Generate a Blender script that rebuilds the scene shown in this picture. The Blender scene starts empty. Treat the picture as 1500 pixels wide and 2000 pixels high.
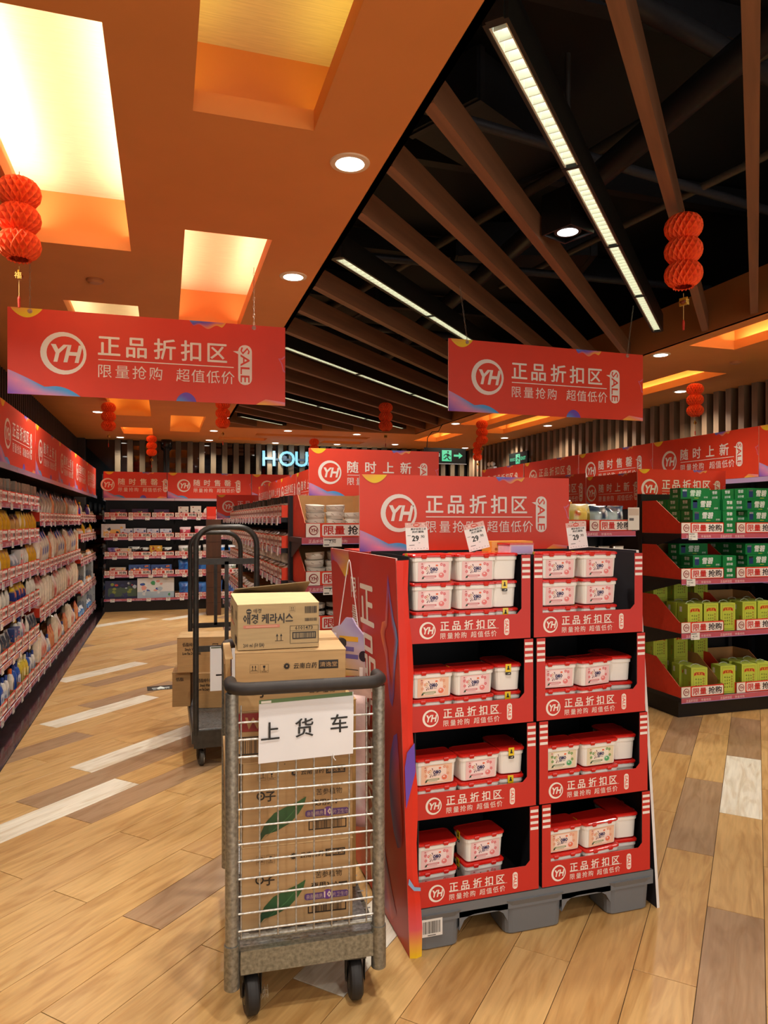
import bpy, math, random
from mathutils import Vector, Matrix
SC = bpy.context.scene
COL = SC.collection
# ---------------- camera, world, exposure, large lights ----------------
F = 1380.0; HY = 1017.0; CZ = 1.5; TH = math.radians(17.2)      # frame is 1500 x 2000
cam_d = bpy.data.cameras.new('camera'); cam_d.sensor_fit = 'VERTICAL'; cam_d.sensor_height = 36.0
cam_d.lens = 36.0 * F / 2000.0; cam_d.shift_y = (HY - 1000) / 2000.0; cam_d.clip_start = 0.05
cam = bpy.data.objects.new('camera', cam_d); COL.objects.link(cam)
cam.location = (0, 0, CZ); cam.rotation_euler = (math.pi / 2, 0, -TH); SC.camera = cam
SC.view_settings.view_transform = 'Standard'; SC.view_settings.look = 'None'
SC.view_settings.exposure = 0.16; SC.view_settings.gamma = 1.0; SC.view_settings.use_curve_mapping = False
wd = bpy.data.worlds.new('world'); SC.world = wd; wd.use_nodes = True     # soft ambient fill, added; enters by the open end behind the camera
wd.node_tree.nodes['Background'].inputs[0].default_value = (1.0, 0.94, 0.86, 1)
wd.node_tree.nodes['Background'].inputs[1].default_value = 1.7
DOWN_W = 88.0; STRIP_E = 3.6; COVE_W = 1.0
CEIL = 2.9
random.seed(7)

# ---------------- helpers ----------------
def lin(h):
    if isinstance(h, (tuple, list)): return tuple(h[:3]) + (1.0,)
    h = h.lstrip('#'); o = []
    for i in (0, 2, 4):
        c = int(h[i:i + 2], 16) / 255.0
        o.append(c / 12.92 if c <= 0.04045 else ((c + 0.055) / 1.055) ** 2.4)
    return tuple(o) + (1.0,)
MATS = {}
def finish(name, rough=0.5, metal=0.0, noise=0.06, scale=20.0, bump=0.0, spec=0.5, trans=0.0, coat=0.0, stretch=None, detail=3):
    m = bpy.data.materials.new(name); m.use_nodes = True; nt = m.node_tree; N = nt.nodes; L = nt.links
    b = N['Principled BSDF']; at = N.new('ShaderNodeAttribute'); at.attribute_name = 'Col'
    tc = N.new('ShaderNodeTexCoord'); mp = N.new('ShaderNodeMapping'); nz = N.new('ShaderNodeTexNoise')
    nz.inputs['Scale'].default_value = scale; nz.inputs['Detail'].default_value = detail
    if stretch: mp.inputs['Scale'].default_value = stretch
    L.new(tc.outputs['Object'], mp.inputs[0]); L.new(mp.outputs[0], nz.inputs['Vector'])
    mr = N.new('ShaderNodeMapRange'); mr.inputs['To Min'].default_value = 1 - noise; mr.inputs['To Max'].default_value = 1 + noise
    mr.inputs['From Min'].default_value = 0.3; mr.inputs['From Max'].default_value = 0.7
    L.new(nz.outputs[0], mr.inputs['Value'])
    vm = N.new('ShaderNodeVectorMath'); vm.operation = 'MULTIPLY'
    L.new(at.outputs['Color'], vm.inputs[0]); L.new(mr.outputs[0], vm.inputs[1]); L.new(vm.outputs[0], b.inputs['Base Color'])
    b.inputs['Roughness'].default_value = rough; b.inputs['Metallic'].default_value = metal
    b.inputs['Specular IOR Level'].default_value = spec
    if trans: b.inputs['Transmission Weight'].default_value = trans
    if coat: b.inputs['Coat Weight'].default_value = coat
    if bump:
        bp = N.new('ShaderNodeBump'); bp.inputs['Strength'].default_value = bump; bp.inputs['Distance'].default_value = 0.004
        L.new(nz.outputs[0], bp.inputs['Height']); L.new(bp.outputs[0], b.inputs['Normal'])
    MATS[name] = m; return m
finish('print_card', 0.42, noise=0.03, scale=6)
finish('matte_card', 0.7, noise=0.05, scale=30)
finish('corrugated', 0.8, noise=0.07, scale=9, bump=0.15, stretch=(1, 1, 9))
finish('plastic', 0.35, noise=0.02, scale=8)
finish('gloss', 0.18, noise=0.03, scale=8, coat=0.3)
finish('bagfilm', 0.22, noise=0.10, scale=26, bump=0.5, coat=0.4)
finish('dark_metal', 0.42, metal=0.2, noise=0.12, scale=40)
finish('worn_steel', 0.42, metal=0.75, noise=0.35, scale=90, bump=0.1, detail=6)
finish('painted_iron', 0.38, metal=0.35, noise=0.25, scale=30, bump=0.05, detail=6)
finish('rubber', 0.6, noise=0.2, scale=30)
finish('ceramic', 0.12, noise=0.02, scale=10)
finish('tissue', 0.75, noise=0.12, scale=60, bump=0.2)
finish('wood_dark', 0.55, noise=0.22, scale=14, stretch=(1, 1, 0.12), bump=0.05)
finish('wood_beam', 0.5, noise=0.18, scale=30, stretch=(0.06, 1, 1))
finish('paint', 0.65, noise=0.04, scale=3, bump=0.02)
finish('veneer', 0.4, noise=0.10, scale=8, stretch=(1, 22, 1), detail=5)
finish('glossy_dark', 0.03, noise=0.02, spec=1.0)
finish('marble', 0.15, noise=0.6, scale=9, detail=9, coat=0.3)
def wood_floor():
    m = finish('plank_wood', 0.34, noise=0.10, scale=3.0, stretch=(1.6, 22, 1), detail=7, bump=0.03)
    nt = m.node_tree; N = nt.nodes; L = nt.links; b = N['Principled BSDF']
    tc = N.new('ShaderNodeTexCoord'); mp = N.new('ShaderNodeMapping'); mp.inputs['Scale'].default_value = (1.1, 7, 1)
    oi = N.new('ShaderNodeObjectInfo'); ad = N.new('ShaderNodeVectorMath'); ad.operation = 'ADD'
    L.new(tc.outputs['Object'], mp.inputs[0]); L.new(mp.outputs[0], ad.inputs[0])
    sc = N.new('ShaderNodeVectorMath'); sc.operation = 'SCALE'; sc.inputs['Scale'].default_value = 37.0
    cb = N.new('ShaderNodeCombineXYZ'); L.new(oi.outputs['Random'], cb.inputs[0]); L.new(oi.outputs['Random'], cb.inputs[2])
    L.new(cb.outputs[0], sc.inputs[0]); L.new(sc.outputs[0], ad.inputs[1])
    wv = N.new('ShaderNodeTexNoise'); wv.inputs['Scale'].default_value = 2.2; wv.inputs['Detail'].default_value = 5; wv.inputs['Distortion'].default_value = 1.6
    L.new(ad.outputs[0], wv.inputs['Vector'])
    cr = N.new('ShaderNodeValToRGB'); cr.color_ramp.elements[0].position = 0.33; cr.color_ramp.elements[0].color = (0.80, 0.72, 0.62, 1)
    cr.color_ramp.elements[1].position = 0.55; cr.color_ramp.elements[1].color = (1.04, 1.04, 1.04, 1)
    L.new(wv.outputs[0], cr.inputs[0])
    mx = N.new('ShaderNodeVectorMath'); mx.operation = 'MULTIPLY'
    src = b.inputs['Base Color'].links[0].from_socket
    L.new(src, mx.inputs[0]); L.new(cr.outputs[0], mx.inputs[1]); L.new(mx.outputs[0], b.inputs['Base Color'])
wood_floor()
def emis(name, col, s):
    m = bpy.data.materials.new(name); m.use_nodes = True; nt = m.node_tree; b = nt.nodes['Principled BSDF']
    b.inputs['Base Color'].default_value = (0.02, 0.02, 0.02, 1); b.inputs['Emission Color'].default_value = lin(col)
    b.inputs['Emission Strength'].default_value = s; MATS[name] = m
emis('lamp_white', '#fff6e8', 9.0); emis('tube_white', '#f4fbe2', STRIP_E); emis('sign_green', '#48e0a0', .75)
emis('sign_blue', '#86d8f0', .95); emis('spot_white', '#ffffff', 6.0)
gm = bpy.data.materials.new('clear_film'); gm.use_nodes = True; gb = gm.node_tree.nodes['Principled BSDF']
gb.inputs['Transmission Weight'].default_value = 1; gb.inputs['Roughness'].default_value = 0.1; gb.inputs['IOR'].default_value = 1.1
gb.inputs['Base Color'].default_value = (0.95, 0.9, 0.92, 1); MATS['clear_film'] = gm

_T = {}
def text_geo(s, bold, res=1):
    k = (s, bold, res)
    if k not in _T:
        c = bpy.data.curves.new('t', 'FONT'); c.body = s; c.size = 1; c.offset = bold; c.resolution_u = res; c.fill_mode = 'FRONT'
        o = bpy.data.objects.new('t', c); COL.objects.link(o)
        dg = bpy.context.evaluated_depsgraph_get(); m = bpy.data.meshes.new_from_object(o.evaluated_get(dg))
        vs = [(v.co.x, v.co.y) for v in m.vertices]; fs = [tuple(p.vertices) for p in m.polygons]
        bpy.data.objects.remove(o); bpy.data.curves.remove(c); bpy.data.meshes.remove(m)
        x0 = min(v[0] for v in vs); x1 = max(v[0] for v in vs)
        _T[k] = ([(a - x0, b) for a, b in vs], fs, x1 - x0)
    return _T[k]
for s_, b_ in [('正品折扣区', .03), ('随时售罄', .03), ('随时上新', .03), ('限量抢购', .0), ('超值低价', .0), ('YH', .03), ('SALE', .0), ('限量', .03), ('抢购', .03)]:
    text_geo(s_, b_)

class MB:
    def __init__(s): s.v = []; s.f = []; s.c = []; s.m = []; s.slots = []; s.sm = []; s.M = Matrix()
    def slot(s, mat):
        if mat not in s.slots: s.slots.append(mat)
        return s.slots.index(mat)
    def add(s, vs, fs, col, mat='print_card', smooth=False):
        n = len(s.v); M = s.M
        s.v += [tuple(M @ Vector(p)) for p in vs]
        k = s.slot(mat); c = lin(col) if isinstance(col, (str, tuple)) else None
        for f in fs:
            s.f.append(tuple(n + i for i in f)); s.m.append(k); s.sm.append(smooth)
            if c: s.c += [c] * len(f)
            else: s.c += [lin(col[i]) for i in f]
    def box(s, a, b, col, mat='plastic', faces='xXyYzZ', fc=None):
        x0, y0, z0 = a; x1, y1, z1 = b
        vs = [(x0, y0, z0), (x1, y0, z0), (x1, y1, z0), (x0, y1, z0), (x0, y0, z1), (x1, y0, z1), (x1, y1, z1), (x0, y1, z1)]
        F6 = {'z': (0, 3, 2, 1), 'Z': (4, 5, 6, 7), 'y': (0, 1, 5, 4), 'X': (1, 2, 6, 5), 'Y': (2, 3, 7, 6), 'x': (3, 0, 4, 7)}
        for k in faces: s.add(vs, [F6[k]], (fc or {}).get(k, col), mat)
    def bbox(s, a, b, r, col, mat='plastic'):      # box with chamfered vertical edges and top rim
        x0, y0, z0 = a; x1, y1, z1 = b
        s.rprism(((x0 + x1) / 2, (y0 + y1) / 2), (x1 - x0) / 2, (y1 - y0) / 2, r, [(z0, 0), (z1 - r * .5, 0), (z1, -r * .5)], col, mat, seg=2)
    def rect(s, x0, z0, x1, z1, y, col, mat='print_card'):
        s.add([(x0, y, z0), (x1, y, z0), (x1, y, z1), (x0, y, z1)], [(0, 1, 2, 3)], col, mat)
    def poly(s, pts, y, col, mat='print_card'):
        s.add([(a, y, b) for a, b in pts], [tuple(range(len(pts)))], col, mat)
    def disc(s, cx, cz, r, y, col, mat='print_card', n=24, rz=None):
        rz = rz or r
        s.poly([(cx + r * math.cos(2 * math.pi * i / n), cz + rz * math.sin(2 * math.pi * i / n)) for i in range(n)], y, col, mat)
    def ring(s, cx, cz, r0, r1, y, col, mat='print_card', n=32, dx=0.0):
        vs = []
        for i in range(n):
            a = 2 * math.pi * i / n
            vs += [(cx + r1 * math.cos(a), y, cz + r1 * math.sin(a)), (cx + dx + r0 * math.cos(a), y, cz + r0 * math.sin(a))]
        s.add(vs, [(2 * i, 2 * ((i + 1) % n), 2 * ((i + 1) % n) + 1, 2 * i + 1) for i in range(n)], col, mat)
    def rrect(s, x0, z0, x1, z1, r, y, col, mat='print_card', n=5):
        pts = []
        for cx, cz, a0 in ((x1 - r, z0 + r, -90), (x1 - r, z1 - r, 0), (x0 + r, z1 - r, 90), (x0 + r, z0 + r, 180)):
            for i in range(n + 1):
                a = math.radians(a0 + 90 * i / n); pts.append((cx + r * math.cos(a), cz + r * math.sin(a)))
        s.poly(pts, y, col, mat)
    def text(s, t, x, z, h, y, col, bold=0.0, align='l', shear=0.0, rot=0.0, sx=1.0, width=None, res=1, mat='print_card', sp=None):
        if sp:    # per-character spacing
            for i, ch in enumerate(t): s.text(ch, x + i * sp, z, h, y, col, bold, 'l', shear, rot, sx, width, res, mat)
            return
        cjk = any(ord(ch) > 0x2E80 for ch in t)
        if cjk and bold > .012:
            q = bold * .55 * h * (sx if not width else 1)
            for j, (a, b) in enumerate(((-q, 0), (q, 0), (0, q * .8), (0, -q * .8))):
                ca, sa = math.cos(rot), math.sin(rot); s.text(t, x + a * ca - b * sa, z + a * sa + b * ca, h, y - j * .00004, col, 0.0, align, shear, rot, sx, width, res, mat)
            return
        vs, fs, w = text_geo(t, 0.0 if cjk and bold > 0 else bold, res)
        if width: sx = width / (w * h)
        off = {'l': 0, 'c': -w * h * sx / 2, 'r': -w * h * sx}[align]; ca, sa = math.cos(rot), math.sin(rot)
        o = []
        for a, b in vs:
            px = a * h * sx + off + shear * b * h; pz = b * h
            o.append((x + px * ca - pz * sa, y, z + px * sa + pz * ca))
        s.add(o, fs, col, mat)
    def tube(s, pts, r, col, mat='dark_metal', n=10, closed=False, caps=True):
        P = [Vector(p) for p in pts]; k = len(P); rs = r if isinstance(r, (list, tuple)) else [r] * k
        vs = []; up = None
        for i, p in enumerate(P):
            if closed: t = (P[(i + 1) % k] - P[i - 1])
            else: t = P[min(i + 1, k - 1)] - P[max(i - 1, 0)]
            t.normalize()
            if up is None: up = Vector((0, 0, 1)) if abs(t.z) < .9 else Vector((1, 0, 0))
            a = t.cross(up); a.normalize(); b = a.cross(t); b.normalize(); up = b
            for j in range(n):
                an = 2 * math.pi * j / n; vs.append(tuple(p + (a * math.cos(an) + b * math.sin(an)) * rs[i]))
        fs = []
        for i in range(k if closed else k - 1):
            i2 = (i + 1) % k
            fs += [(i * n + j, i * n + (j + 1) % n, i2 * n + (j + 1) % n, i2 * n + j) for j in range(n)]
        s.add(vs, fs, col, mat, True)
        if caps and not closed: s.add(vs, [tuple(range(n)), tuple((k - 1) * n + j for j in range(n))[::-1]], col, mat)
    def lathe(s, prof, col, mat='plastic', n=20, c=(0, 0), axis='z', smooth=True):
        vs = []
        for r, z in prof:
            for j in range(n):
                a = 2 * math.pi * j / n; p = (c[0] + r * math.cos(a), c[1] + r * math.sin(a), z)
                if axis == 'y': p = (p[0], z, p[1])
                if axis == 'x': p = (z, p[0], p[1])
                vs.append(p)
        k = len(prof)
        for i in range(k - 1):
            cc = col[i] if isinstance(col, list) else col
            s.add([vs[i * n + j] for j in range(n)] + [vs[(i + 1) * n + j] for j in range(n)], [(j, (j + 1) % n, n + (j + 1) % n, n + j) for j in range(n)], cc, mat, smooth)
        c0 = col[0] if isinstance(col, list) else col; c1 = col[-1] if isinstance(col, list) else col
        s.add(vs[:n], [tuple(range(n))[::-1]], c0, mat); s.add(vs[-n:], [tuple(range(n))], c1, mat)
    def rprism(s, c, hx, hy, r, secs, col, mat='plastic', seg=3, cols=None, caps=True):
        vs = []; n = 4 * (seg + 1)
        for z, g in secs:
            ax, ay = hx + g, hy + g; rr = max(min(r + g * .5, ax, ay), .0005)
            for cx, cy, a0 in ((1, -1, -90), (1, 1, 0), (-1, 1, 90), (-1, -1, 180)):
                for i in range(seg + 1):
                    a = math.radians(a0 + 90 * i / seg)
                    vs.append((c[0] + cx * (ax - rr) + rr * math.cos(a), c[1] + cy * (ay - rr) + rr * math.sin(a), z))
        for i in range(len(secs) - 1):
            s.add(vs[i * n:(i + 2) * n], [(j, (j + 1) % n, n + (j + 1) % n, n + j) for j in range(n)], cols[i] if cols else col, mat)
        if caps:
            s.add(vs[:n], [tuple(range(n))[::-1]], cols[0] if cols else col, mat); s.add(vs[-n:], [tuple(range(n))], cols[-1] if cols else col, mat)
    def mesh(s, name):
        me = bpy.data.meshes.new(name); me.from_pydata(s.v, [], s.f)
        a = me.color_attributes.new('Col', 'FLOAT_COLOR', 'CORNER')
        flat = [x for c in s.c for x in c]; a.data.foreach_set('color', flat)
        me.polygons.foreach_set('material_index', s.m); me.polygons.foreach_set('use_smooth', s.sm)
        for k in s.slots: me.materials.append(MATS[k])
        me.update(); return me
    def build(s, name, parent=None, **kw): return put(s.mesh(name), name, parent, **kw)

def props(o, label=None, cat=None, group=None, kind=None):
    if label: o['label'] = label
    if cat: o['category'] = cat
    if group: o['group'] = group
    if kind: o['kind'] = kind
    return o
def put(me, name, parent=None, loc=(0, 0, 0), rz=0.0, rot=None, **kw):
    o = bpy.data.objects.new(name, me); COL.objects.link(o); o.parent = parent; o.location = loc
    o.rotation_euler = rot or (0, 0, rz); return props(o, **kw)
def empty(name, loc=(0, 0, 0), rz=0.0, rot=None, parent=None, **kw):
    return put(None, name, parent, loc, rz, rot, **kw)
def lamp(kind, name, loc, energy, parent=None, col=(1, .93, .82), **kw):
    d = bpy.data.lights.new(name, kind); d.energy = energy; d.color = col
    for k, v in kw.items():
        if k != 'rot': setattr(d, k, v)
    o = bpy.data.objects.new(name, d); COL.objects.link(o); o.location = loc; o.parent = parent
    if 'rot' in kw: o.rotation_euler = kw['rot']
    return o
ORD = ['nearest', 'second', 'third', 'fourth', 'fifth', 'sixth', 'seventh', 'eighth', 'ninth', 'tenth', 'eleventh', 'twelfth']
RED = '#df3b1e'; CREAM = '#efe6dc'

# ---------------- floor ----------------
def cam_xy(u, v): s, c = math.sin(TH), math.cos(TH); return (u * c - v * s, u * s + v * c)
def in_view(u, v, z, m=60):
    x, d = cam_xy(u, v)
    if d < .3: return False
    px = 750 + F * x / d; py = HY - F * (z - CZ) / d
    return -m < px < 1500 + m and -m < py < 2000 + m
TAN = ['#c6a067', '#c29a60', '#caa56c', '#bf975f', '#c59f68']; BRN = '#a08262'; WHT = '#e2dccb'
fl = MB(); fl.box((-1.7, -3, -.05), (6, 13.2, -.0045), '#5a4632', 'matte_card')
floor = fl.build('floor', kind='structure')
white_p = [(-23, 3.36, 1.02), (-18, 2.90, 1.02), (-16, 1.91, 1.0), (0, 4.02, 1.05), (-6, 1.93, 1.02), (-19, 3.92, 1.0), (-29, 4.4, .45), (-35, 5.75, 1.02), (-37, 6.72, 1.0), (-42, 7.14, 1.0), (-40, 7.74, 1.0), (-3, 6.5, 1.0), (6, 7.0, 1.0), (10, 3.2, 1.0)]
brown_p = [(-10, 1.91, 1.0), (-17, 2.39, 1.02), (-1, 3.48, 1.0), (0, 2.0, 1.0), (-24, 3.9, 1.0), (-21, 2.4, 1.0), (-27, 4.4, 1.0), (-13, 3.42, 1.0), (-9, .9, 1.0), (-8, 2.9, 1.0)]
pm = {}
for nm, c in [('t%d' % i, TAN[i]) for i in range(5)] + [('b', BRN), ('w', WHT)]:
    b = MB(); b.rprism((.5, 0), .4985, .0968, .001, [(-.005, 0), (-.0006, 0), (0, -.0008)], c, 'plank_wood', seg=1); pm[nm] = b.mesh('plank')
pl = []
for r in range(-62, 24):
    base = 1.91 if r % 2 == 0 else 2.42
    if r >= -1: base = 4.02 if r % 2 == 0 else 3.48
    for k in range(-6, 14):
        a0 = base + k * 1.0; ac = -.17 + .196 * r + .098; am = a0 + .5
        u, v = (am + ac) / 2 ** .5, (am - ac) / 2 ** .5
        if not (-1.5 < u < 5.8 and -2.5 < v < 13.2): continue
        key = None
        for R_, A_, L_ in white_p:
            if R_ == r and abs(A_ - a0) < .28: key = 'w'
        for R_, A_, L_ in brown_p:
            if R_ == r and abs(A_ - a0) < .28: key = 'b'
        if key is None:
            h = random.random(); key = 't%d' % random.randrange(5) if h > .06 or v < 2.9 else 'b'
        seen = in_view(u, v, 0, 250); d = (u * u + v * v) ** .5
        pl.append((0 if seen else 1, d, a0, ac, key))
pl.sort()
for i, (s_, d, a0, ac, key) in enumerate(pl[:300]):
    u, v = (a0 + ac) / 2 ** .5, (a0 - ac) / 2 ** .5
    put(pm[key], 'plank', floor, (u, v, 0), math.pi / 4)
b = MB(); cmap = dict([('t%d' % i, TAN[i]) for i in range(5)] + [('b', BRN), ('w', WHT)])
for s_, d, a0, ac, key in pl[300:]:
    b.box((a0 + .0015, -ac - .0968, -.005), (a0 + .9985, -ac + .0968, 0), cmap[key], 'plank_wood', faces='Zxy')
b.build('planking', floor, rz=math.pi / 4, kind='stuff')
# marble strip along the long wall, tile by tile
mt = [MB(), MB()]
for i in (0, 1): mt[i].box((-.1, 0, 0), (.1, .597, .006), ['#241c1c', '#322426'][i], 'marble')
mm = [x.mesh('marble_tile') for x in mt]
strip = MB(); strip.box((-1.37, 2, -.004), (-.94, 12.95, .001), '#1a1414', 'matte_card'); strip = strip.build('trim_1', kind='structure', label='dark marble strip on the floor under the wall shelving')
for k in range(18):
    put(mm[0], 'marble_tile', strip, (-1.15, 2 + k * .6, .0)); put(mm[1], 'marble_tile', strip, (-1.048 + .005, 2.2 + k * .6, .0005))
b = MB(); b.box((-.0, 0, 0), (.23, .16, .002), '#101814', 'print_card')
b.M = Matrix.Rotation(-math.pi / 2, 4, 'X') @ Matrix.Translation((0, 0, 0))
b.M = Matrix(((1, 0, 0, 0), (0, 0, 1, 0), (0, -1, 0, 0), (0, 0, 0, 1)))   # print plane (x,z) laid on the floor
b.M = Matrix(((1, 0, 0, 0), (0, 0, 1, 0), (0, -1, 0, .003), (0, 0, 0, 1)))
b.poly([(.04, .06), (.085, .06), (.085, .035), (.145, .035), (.145, .06), (.19, .06), (.19, .08), (.145, .08), (.115, .125), (.085, .08), (.04, .08)], 0, '#e8f4ee')
b.text('安全出口', .045, .008, .03, 0, '#e8f4ee', .02, width=.14)
b.M = Matrix()
b.build('floor_arrow_sticker', loc=(-.15, 6.56, .001), rz=math.radians(3), label='black floor sticker with a white arrow in the wide aisle', cat='floor sticker')

# ---------------- walls ----------------
def slats(parent, n, x0, dx, w, mk, col, z0=1.9, z1=CEIL):
    m = MB(); m.box((-w / 2, -.05, 0), (w / 2, .05, z1 - z0), col, 'wood_dark'); me = m.mesh('slat')
    for i in range(n):
        p, rz = mk(x0 + i * dx); put(me, 'slat', parent, (p[0], p[1], z0), rz)
w = MB(); w.box((-1.62, -3, 0), (-1.55, 13.1, 4.2), '#140f0c', 'paint'); wl = w.build('wall_left', kind='structure')
slats(wl, 95, 3.0, .105, .045, lambda t: ((-1.47, t), math.pi / 2), '#3a2c22', 2.2)
w = MB(); w.box((-1.62, 13.06, 0), (6, 13.12, 4.2), '#07090b', 'glossy_dark'); w.box((-1.55, 12.9, 0), (-1.3, 13.05, CEIL), '#2a1f18', 'paint')
wb = w.build('wall_back', kind='structure')
slats(wb, 34, -.78, .2, .09, lambda t: ((t, 12.98), 0), '#5e4c34')
w = MB(); w.box((5.82, -3, 0), (5.9, 13.1, 4.2), '#0a0a0c', 'glossy_dark'); wr = w.build('wall_right', kind='structure')
slats(wr, 60, 2.4, .175, .075, lambda t: ((5.75, t), math.pi / 2), '#7a6048')

# ---------------- ceiling: orange soffit with lit coffers round an open slot ----------------
OP = (.85, 3.85, -.5, 10.75)
REC = [(-.62, -.17, 2.13, 3.9, 15, '#f4f8d8'), (.09, .51, .9, 2.5, 3.4, '#f4e060'), (.09, .51, 3.53, 5.3, 9, '#ffdcb4'), (-.62, -.17, 4.88, 6.65, 6, '#f4ffd0'),
       (-.65, -.18, 8.2, 10.0, 7, '#f8e880'), (.07, .52, 9.8, 11.55, 7, '#f8f0a0'), (-.64, -.19, 11.25, 12.1, 7, '#fff0a0'), (.09, .51, 6.4, 8.2, 5, '#ffe8a0'),
       (4.0, 4.45, 2.9, 4.68, 12, '#fff0b0'), (4.65, 5.1, 5.45, 7.2, 9, '#fff0a0'), (4.08, 4.52, 7.8, 9.5, 8, '#ffe890'), (4.75, 5.2, 8.4, 10.3, 8, '#ffe890'),
       (4.15, 4.6, 10.5, 11.7, 8, '#fff0a0'), (4.65, 5.1, 2.7, 4.5, 9, '#fff0a0'), (1.4, 3.3, 11.4, 11.7, 1.5, '#ffd090'), (.86, 1.66, 12.05, 12.45, 1.5, '#ffe0a0'), (2.65, 3.4, 12.1, 12.5, 1.5, '#ffe0a0')]
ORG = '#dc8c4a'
us = sorted({-1.6, 5.85, OP[0], OP[1]} | {r[0] for r in REC} | {r[1] for r in REC}); vs_ = sorted({-3, 13.08, OP[2], OP[3]} | {r[2] for r in REC} | {r[3] for r in REC})
b = MB()
for i in range(len(us) - 1):
    for j in range(len(vs_) - 1):
        cu, cv = (us[i] + us[i + 1]) / 2, (vs_[j] + vs_[j + 1]) / 2
        if OP[0] < cu < OP[1] and OP[2] < cv < OP[3]: continue
        if any(r[0] < cu < r[1] and r[2] < cv < r[3] for r in REC): continue
        b.add([(us[i], vs_[j], CEIL), (us[i], vs_[j + 1], CEIL), (us[i + 1], vs_[j + 1], CEIL), (us[i + 1], vs_[j], CEIL)], [(0, 1, 2, 3)], ORG, 'paint')
ceil = b.build('ceiling', kind='structure')
b = MB(); u0, u1, v0, v1 = OP; t = .03; zt = 3.22
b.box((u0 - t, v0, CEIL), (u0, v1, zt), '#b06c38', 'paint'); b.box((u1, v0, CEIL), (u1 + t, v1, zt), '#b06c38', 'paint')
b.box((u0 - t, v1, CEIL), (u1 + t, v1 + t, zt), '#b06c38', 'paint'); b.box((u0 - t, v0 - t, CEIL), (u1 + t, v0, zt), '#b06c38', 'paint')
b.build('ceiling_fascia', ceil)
for u0, u1, v0, v1, e, col in REC:
    b = MB(); h = .075; g = .09
    for a_, c_ in (((u0 - .012, v0 - .012, CEIL + .001), (u0, v1 + .012, CEIL + h)), ((u1, v0 - .012, CEIL + .001), (u1 + .012, v1 + .012, CEIL + h)), ((u0, v0 - .012, CEIL + .001), (u1, v0, CEIL + h)), ((u0, v1, CEIL + .001), (u1, v1 + .012, CEIL + h))):
        b.box(a_, c_, ORG, 'paint')
    b.box((u0 - g, v0 - g, CEIL + .03), (u0 - g + .01, v1 + g, CEIL + .3), ORG, 'paint'); b.box((u1 + g, v0 - g, CEIL + .03), (u1 + g + .01, v1 + g, CEIL + .3), ORG, 'paint')
    b.box((u0 - g, v0 - g - .01, CEIL + .03), (u1 + g, v0 - g, CEIL + .3), ORG, 'paint'); b.box((u0 - g, v1 + g, CEIL + .03), (u1 + g, v1 + g + .01, CEIL + .3), ORG, 'paint')
    b.build('recess_frame', ceil)
    b = MB(); b.box((-(u1 - u0) / 2 - g, -(v1 - v0) / 2 - g, 0), ((u1 - u0) / 2 + g, (v1 - v0) / 2 + g, .01), '#eadfc4', 'veneer')
    b.build('recess_panel', ceil, loc=((u0 + u1) / 2, (v0 + v1) / 2, CEIL + .3))
    c3 = lin(col)[:3]
    if u1 - u0 > v1 - v0:
        lamp('AREA', 'cove_light', ((u0 + u1) / 2, v0 - g / 2, CEIL + .05), e * .5, col=c3, shape='RECTANGLE', size=u1 - u0, size_y=.05, rot=(math.pi, 0, 0))
    else:
        for uu in (u0 - g / 2, u1 + g / 2):
            lamp('AREA', 'cove_light', (uu, (v0 + v1) / 2, CEIL + .05), e * COVE_W * .5, col=c3, shape='RECTANGLE', size=.05, size_y=v1 - v0, rot=(math.pi, 0, 0))
# plenum above the slot
b = MB(); b.box((-1.6, -3, 4.15), (5.9, 13.1, 4.2), '#17181d', 'paint')
b.box((u1 * 0 + .2, -1, 3.3), (.25, 11.5, 4.15), '#101014', 'paint'); b.box((4.5, -1, 3.3), (4.55, 11.5, 4.15), '#101014', 'paint'); b.box((.2, 11.2, 3.2), (4.5, 11.25, 4.15), '#101014', 'paint')
b.build('ceiling_slab', ceil)
random.seed(3)
PN = iter(['thin crosswise pipe nearest the box spotlight', 'thick crosswise pipe nearest the shop front', 'thin crosswise pipe above the second strip light', 'thick lengthwise pipe along the middle', 'thin slanting tan pipe along the middle', 'crosswise pipe above the fourth strip light', 'thin pale slanting pipe near the long strip light'])
def pipe(p, q, r, col, lab):
    lab = next(PN) + ' in the dark ceiling void'
    m = MB(); m.tube([p, q], r, col, 'dark_metal', n=10); return m.build('ceiling_pipe', label=lab, cat='pipe', group='pipes and ducts in the dark ceiling void')
for (p, q, r, c) in [((.2, 3.2, 3.6), (4.5, 3.9, 3.6), .03, '#3a3a40'), ((.2, 2.2, 3.75), (4.5, 3.2, 3.75), .05, '#2c2c30'), ((.4, 5.2, 3.5), (4.5, 5.0, 3.5), .03, '#33333a'), ((2.2, -.5, 3.45), (2.6, 11, 3.45), .07, '#26262a'), ((3.3, 0, 3.7), (1.2, 9, 3.7), .035, '#4a4236'), ((.3, 7.2, 3.6), (4.5, 7.6, 3.6), .04, '#303036'), ((3.9, -.3, 3.6), (2.9, 5.8, 3.62), .025, '#5a5044')]:
    pipe(p, q, r, c, 'dark service pipe running across the open ceiling void')
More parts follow.
